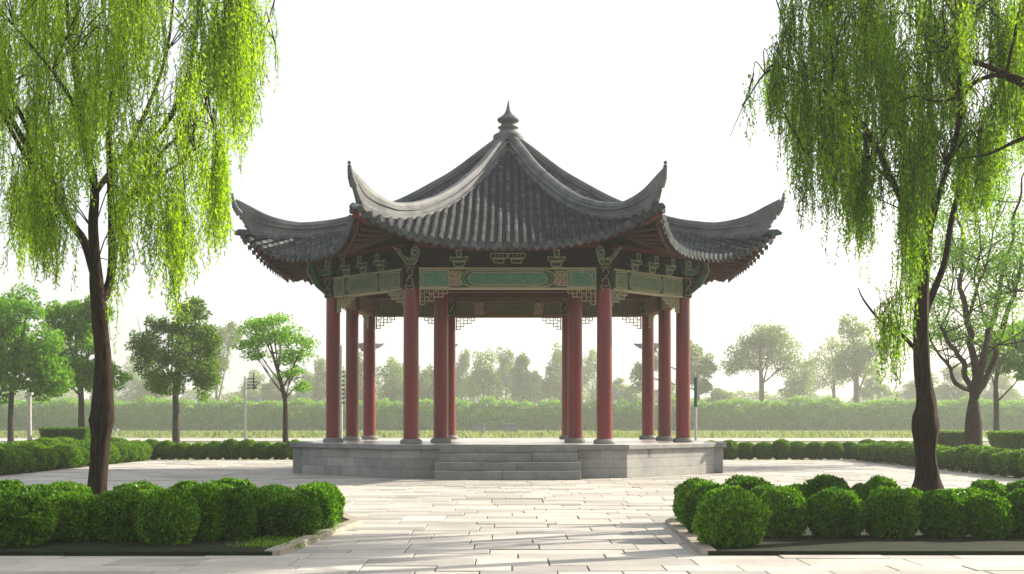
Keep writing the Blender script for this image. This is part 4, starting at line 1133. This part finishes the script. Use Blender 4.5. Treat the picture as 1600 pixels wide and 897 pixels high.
# ------------------------------------------------------------------ poles and lamps
def pole(px, Y, ytop, r, name, label, cat, m='metal', extra=None):
    b = Vector((GX(px,Y),Y,-.03)); root = empty(name, tuple(b)); tag(root, label, cat)
    t = P(px, ytop, Y); mb = MB(); mb.tube([b, Vector((b.x,b.y,t.z))], [r, r*.8], 10); mb.build('post', M[m], root)
    mb = MB(); mb.lathe([(r*2.2,-.0),(r*2.2,.05),(r*1.3,.08)], tuple(b), 12); mb.build('foot', M[m], root)
    return root, Vector((b.x,b.y,t.z))
root, t = pole(383, 50, 588, .05, 'sign_post', 'white post with slanted dark slat signs left of the pavilion', 'signpost')
for k in range(4):
    mb = MB(); z = t.z-.04-.11*k; a = .10+.08*k
    mb.box(t.x+.08, t.x+.36+.06*(k%2), t.y-.02, t.y+.02, z-.07, z-.03); mb.build('sign_board', M['dmetal'], root)
mb = MB(); mb.tube([t+Vector((.30,0,.12)), t+Vector((.30,0,-.5))], .022, 8); mb.tube([t+Vector((.30,0,-.4)), t+Vector((.52,0,-.2))], .015, 6); mb.tube([t+Vector((0,0,-.45)), t+Vector((.42,0,-.38))], .015, 6)
mb.build('sign_frame', M['dmetal'], root)
mb = MB(); mb.box(t.x+.3, t.x+.55, t.y-.03, t.y+.03, t.z-.9, t.z-.8); mb.box(t.x, t.x+.3, t.y-.01, t.y+.01, t.z-.86, t.z-.84); mb.build('small_plate', M['metal'], root)
root, t = pole(1087, 50, 592, .05, 'slim_post', 'slim pale post with green upper part just right of the pavilion', 'post')
mb = MB(); mb.tube([t+Vector((0,0,.05)), t+Vector((0,0,-1.0))], .062, 10); mb.build('green_sleeve', M['green'], root)
root, t = pole(533, 52, 540, .06, 'lattice_mast', 'pale mast seen between the two leftmost columns', 'mast')
mb = MB()
for k in range(8): mb.box(t.x-.14+.02*(k%2), t.x+.14, t.y-.04, t.y+.04, t.z-1.0-.16*k, t.z-.95-.16*k)
mb.build('rung', M['dmetal'], root)
root, t = pole(46, 50, 616, .085, 'concrete_post', 'thick pale concrete post at the far left behind the hedge', 'post', 'concrete')
mb = MB(); mb.box(t.x-.11,t.x+.11,t.y-.11,t.y+.11,t.z-.02,t.z+.06); mb.build('cap', M['concrete'], root)
root, t = pole(180, 50, 672, .03, 'bollard', 'short pale bollard with flat plate beside the left willow trunk', 'bollard')
mb = MB(); mb.box(t.x-.13,t.x+.10,t.y-.05,t.y+.05,t.z-.02,t.z+.05); mb.build('plate', M['metal'], root)
# winged lamp posts: a broad upturned roof shaped head on a post
def winged(px, px0, px1, yc, Y, label):
    b = Vector((GX(px,Y),Y,-.03)); root = empty('street_lamp', tuple(b)); tag(root, label, 'street lamp', 'winged lamps behind the pavilion')
    t = P(px,yc,Y); mb = MB(); mb.tube([b, Vector((t.x,t.y,t.z))], [.09,.07], 10); mb.build('post', M['concrete'], root)
    x0, x1 = GX(px0,Y), GX(px1,Y); secs = []
    for k in range(13):
        f = k/12; x = x0+(x1-x0)*f; e = abs(f*2-1); z = t.z+.02+.22*e**3; th = .24*(1-e**2)+.03; dp = .35*(1-e**2)+.05
        secs.append([(x,Y-dp,z),(x,Y+dp,z),(x,Y+dp*.5,z+th),(x,Y-dp*.5,z+th)])
    mb = MB(); mb.sweep(secs); mb.build('winged_head', M['slate'], root)
    mb = MB(); mb.box(t.x-.3,t.x+.3,Y-.18,Y+.18,t.z-.08,t.z+.02); mb.build('lamp_box', M['concrete'], root)
winged(575, 548, 600, 546, 62, 'grey lamp with upturned winged head behind the left side columns')
winged(697, 682, 716, 546, 66, 'grey lamp with winged head mostly hidden behind the left inner column')
winged(1014, 990, 1040, 546, 62, 'grey lamp with upturned winged head behind the right side columns')
# low stone blocks in front of the far hedge
for px0, px1, yt, lab in ((782,808,662,'square grey stone block standing before the far hedge in the pavilion centre'),(737,757,662,'wide low grey box before the far hedge, left of the square one')):
    Y = 140; mb = MB(); x0, x1 = GX(px0,Y), GX(px1,Y); zt = P(0,yt,Y).z
    mb.box(x0,x1,Y-.4,Y+.4,-.05,zt-.15); mb.box(x0-.08,x1+.08,Y-.5,Y+.5,zt-.147,zt)
    tag(mb.build('stone_block', M['slate'], loc=((x0+x1)/2,Y,.1), bevel=.03), lab, 'stone block')

# ------------------------------------------------------------------ haze
mb = MB(); mb.box(-1600,1600,-1600,1600,-1.3,15)
hz = mb.build('haze', None); tag(hz, 'pale morning mist filling the park', 'haze', kind='stuff')
m = bpy.data.materials.new('haze'); m.use_nodes = True; nt = m.node_tree
for n_ in list(nt.nodes):
    if n_.type != 'OUTPUT_MATERIAL': nt.nodes.remove(n_)
pv = nt.nodes.new('ShaderNodeVolumePrincipled'); pv.inputs['Density'].default_value = .00072
pv.inputs['Color'].default_value = (.92,.95,.94,1); pv.inputs['Anisotropy'].default_value = .2
nt.links.new(pv.outputs[0], nt.nodes['Material Output'].inputs['Volume'])
hz.data.materials.append(m)
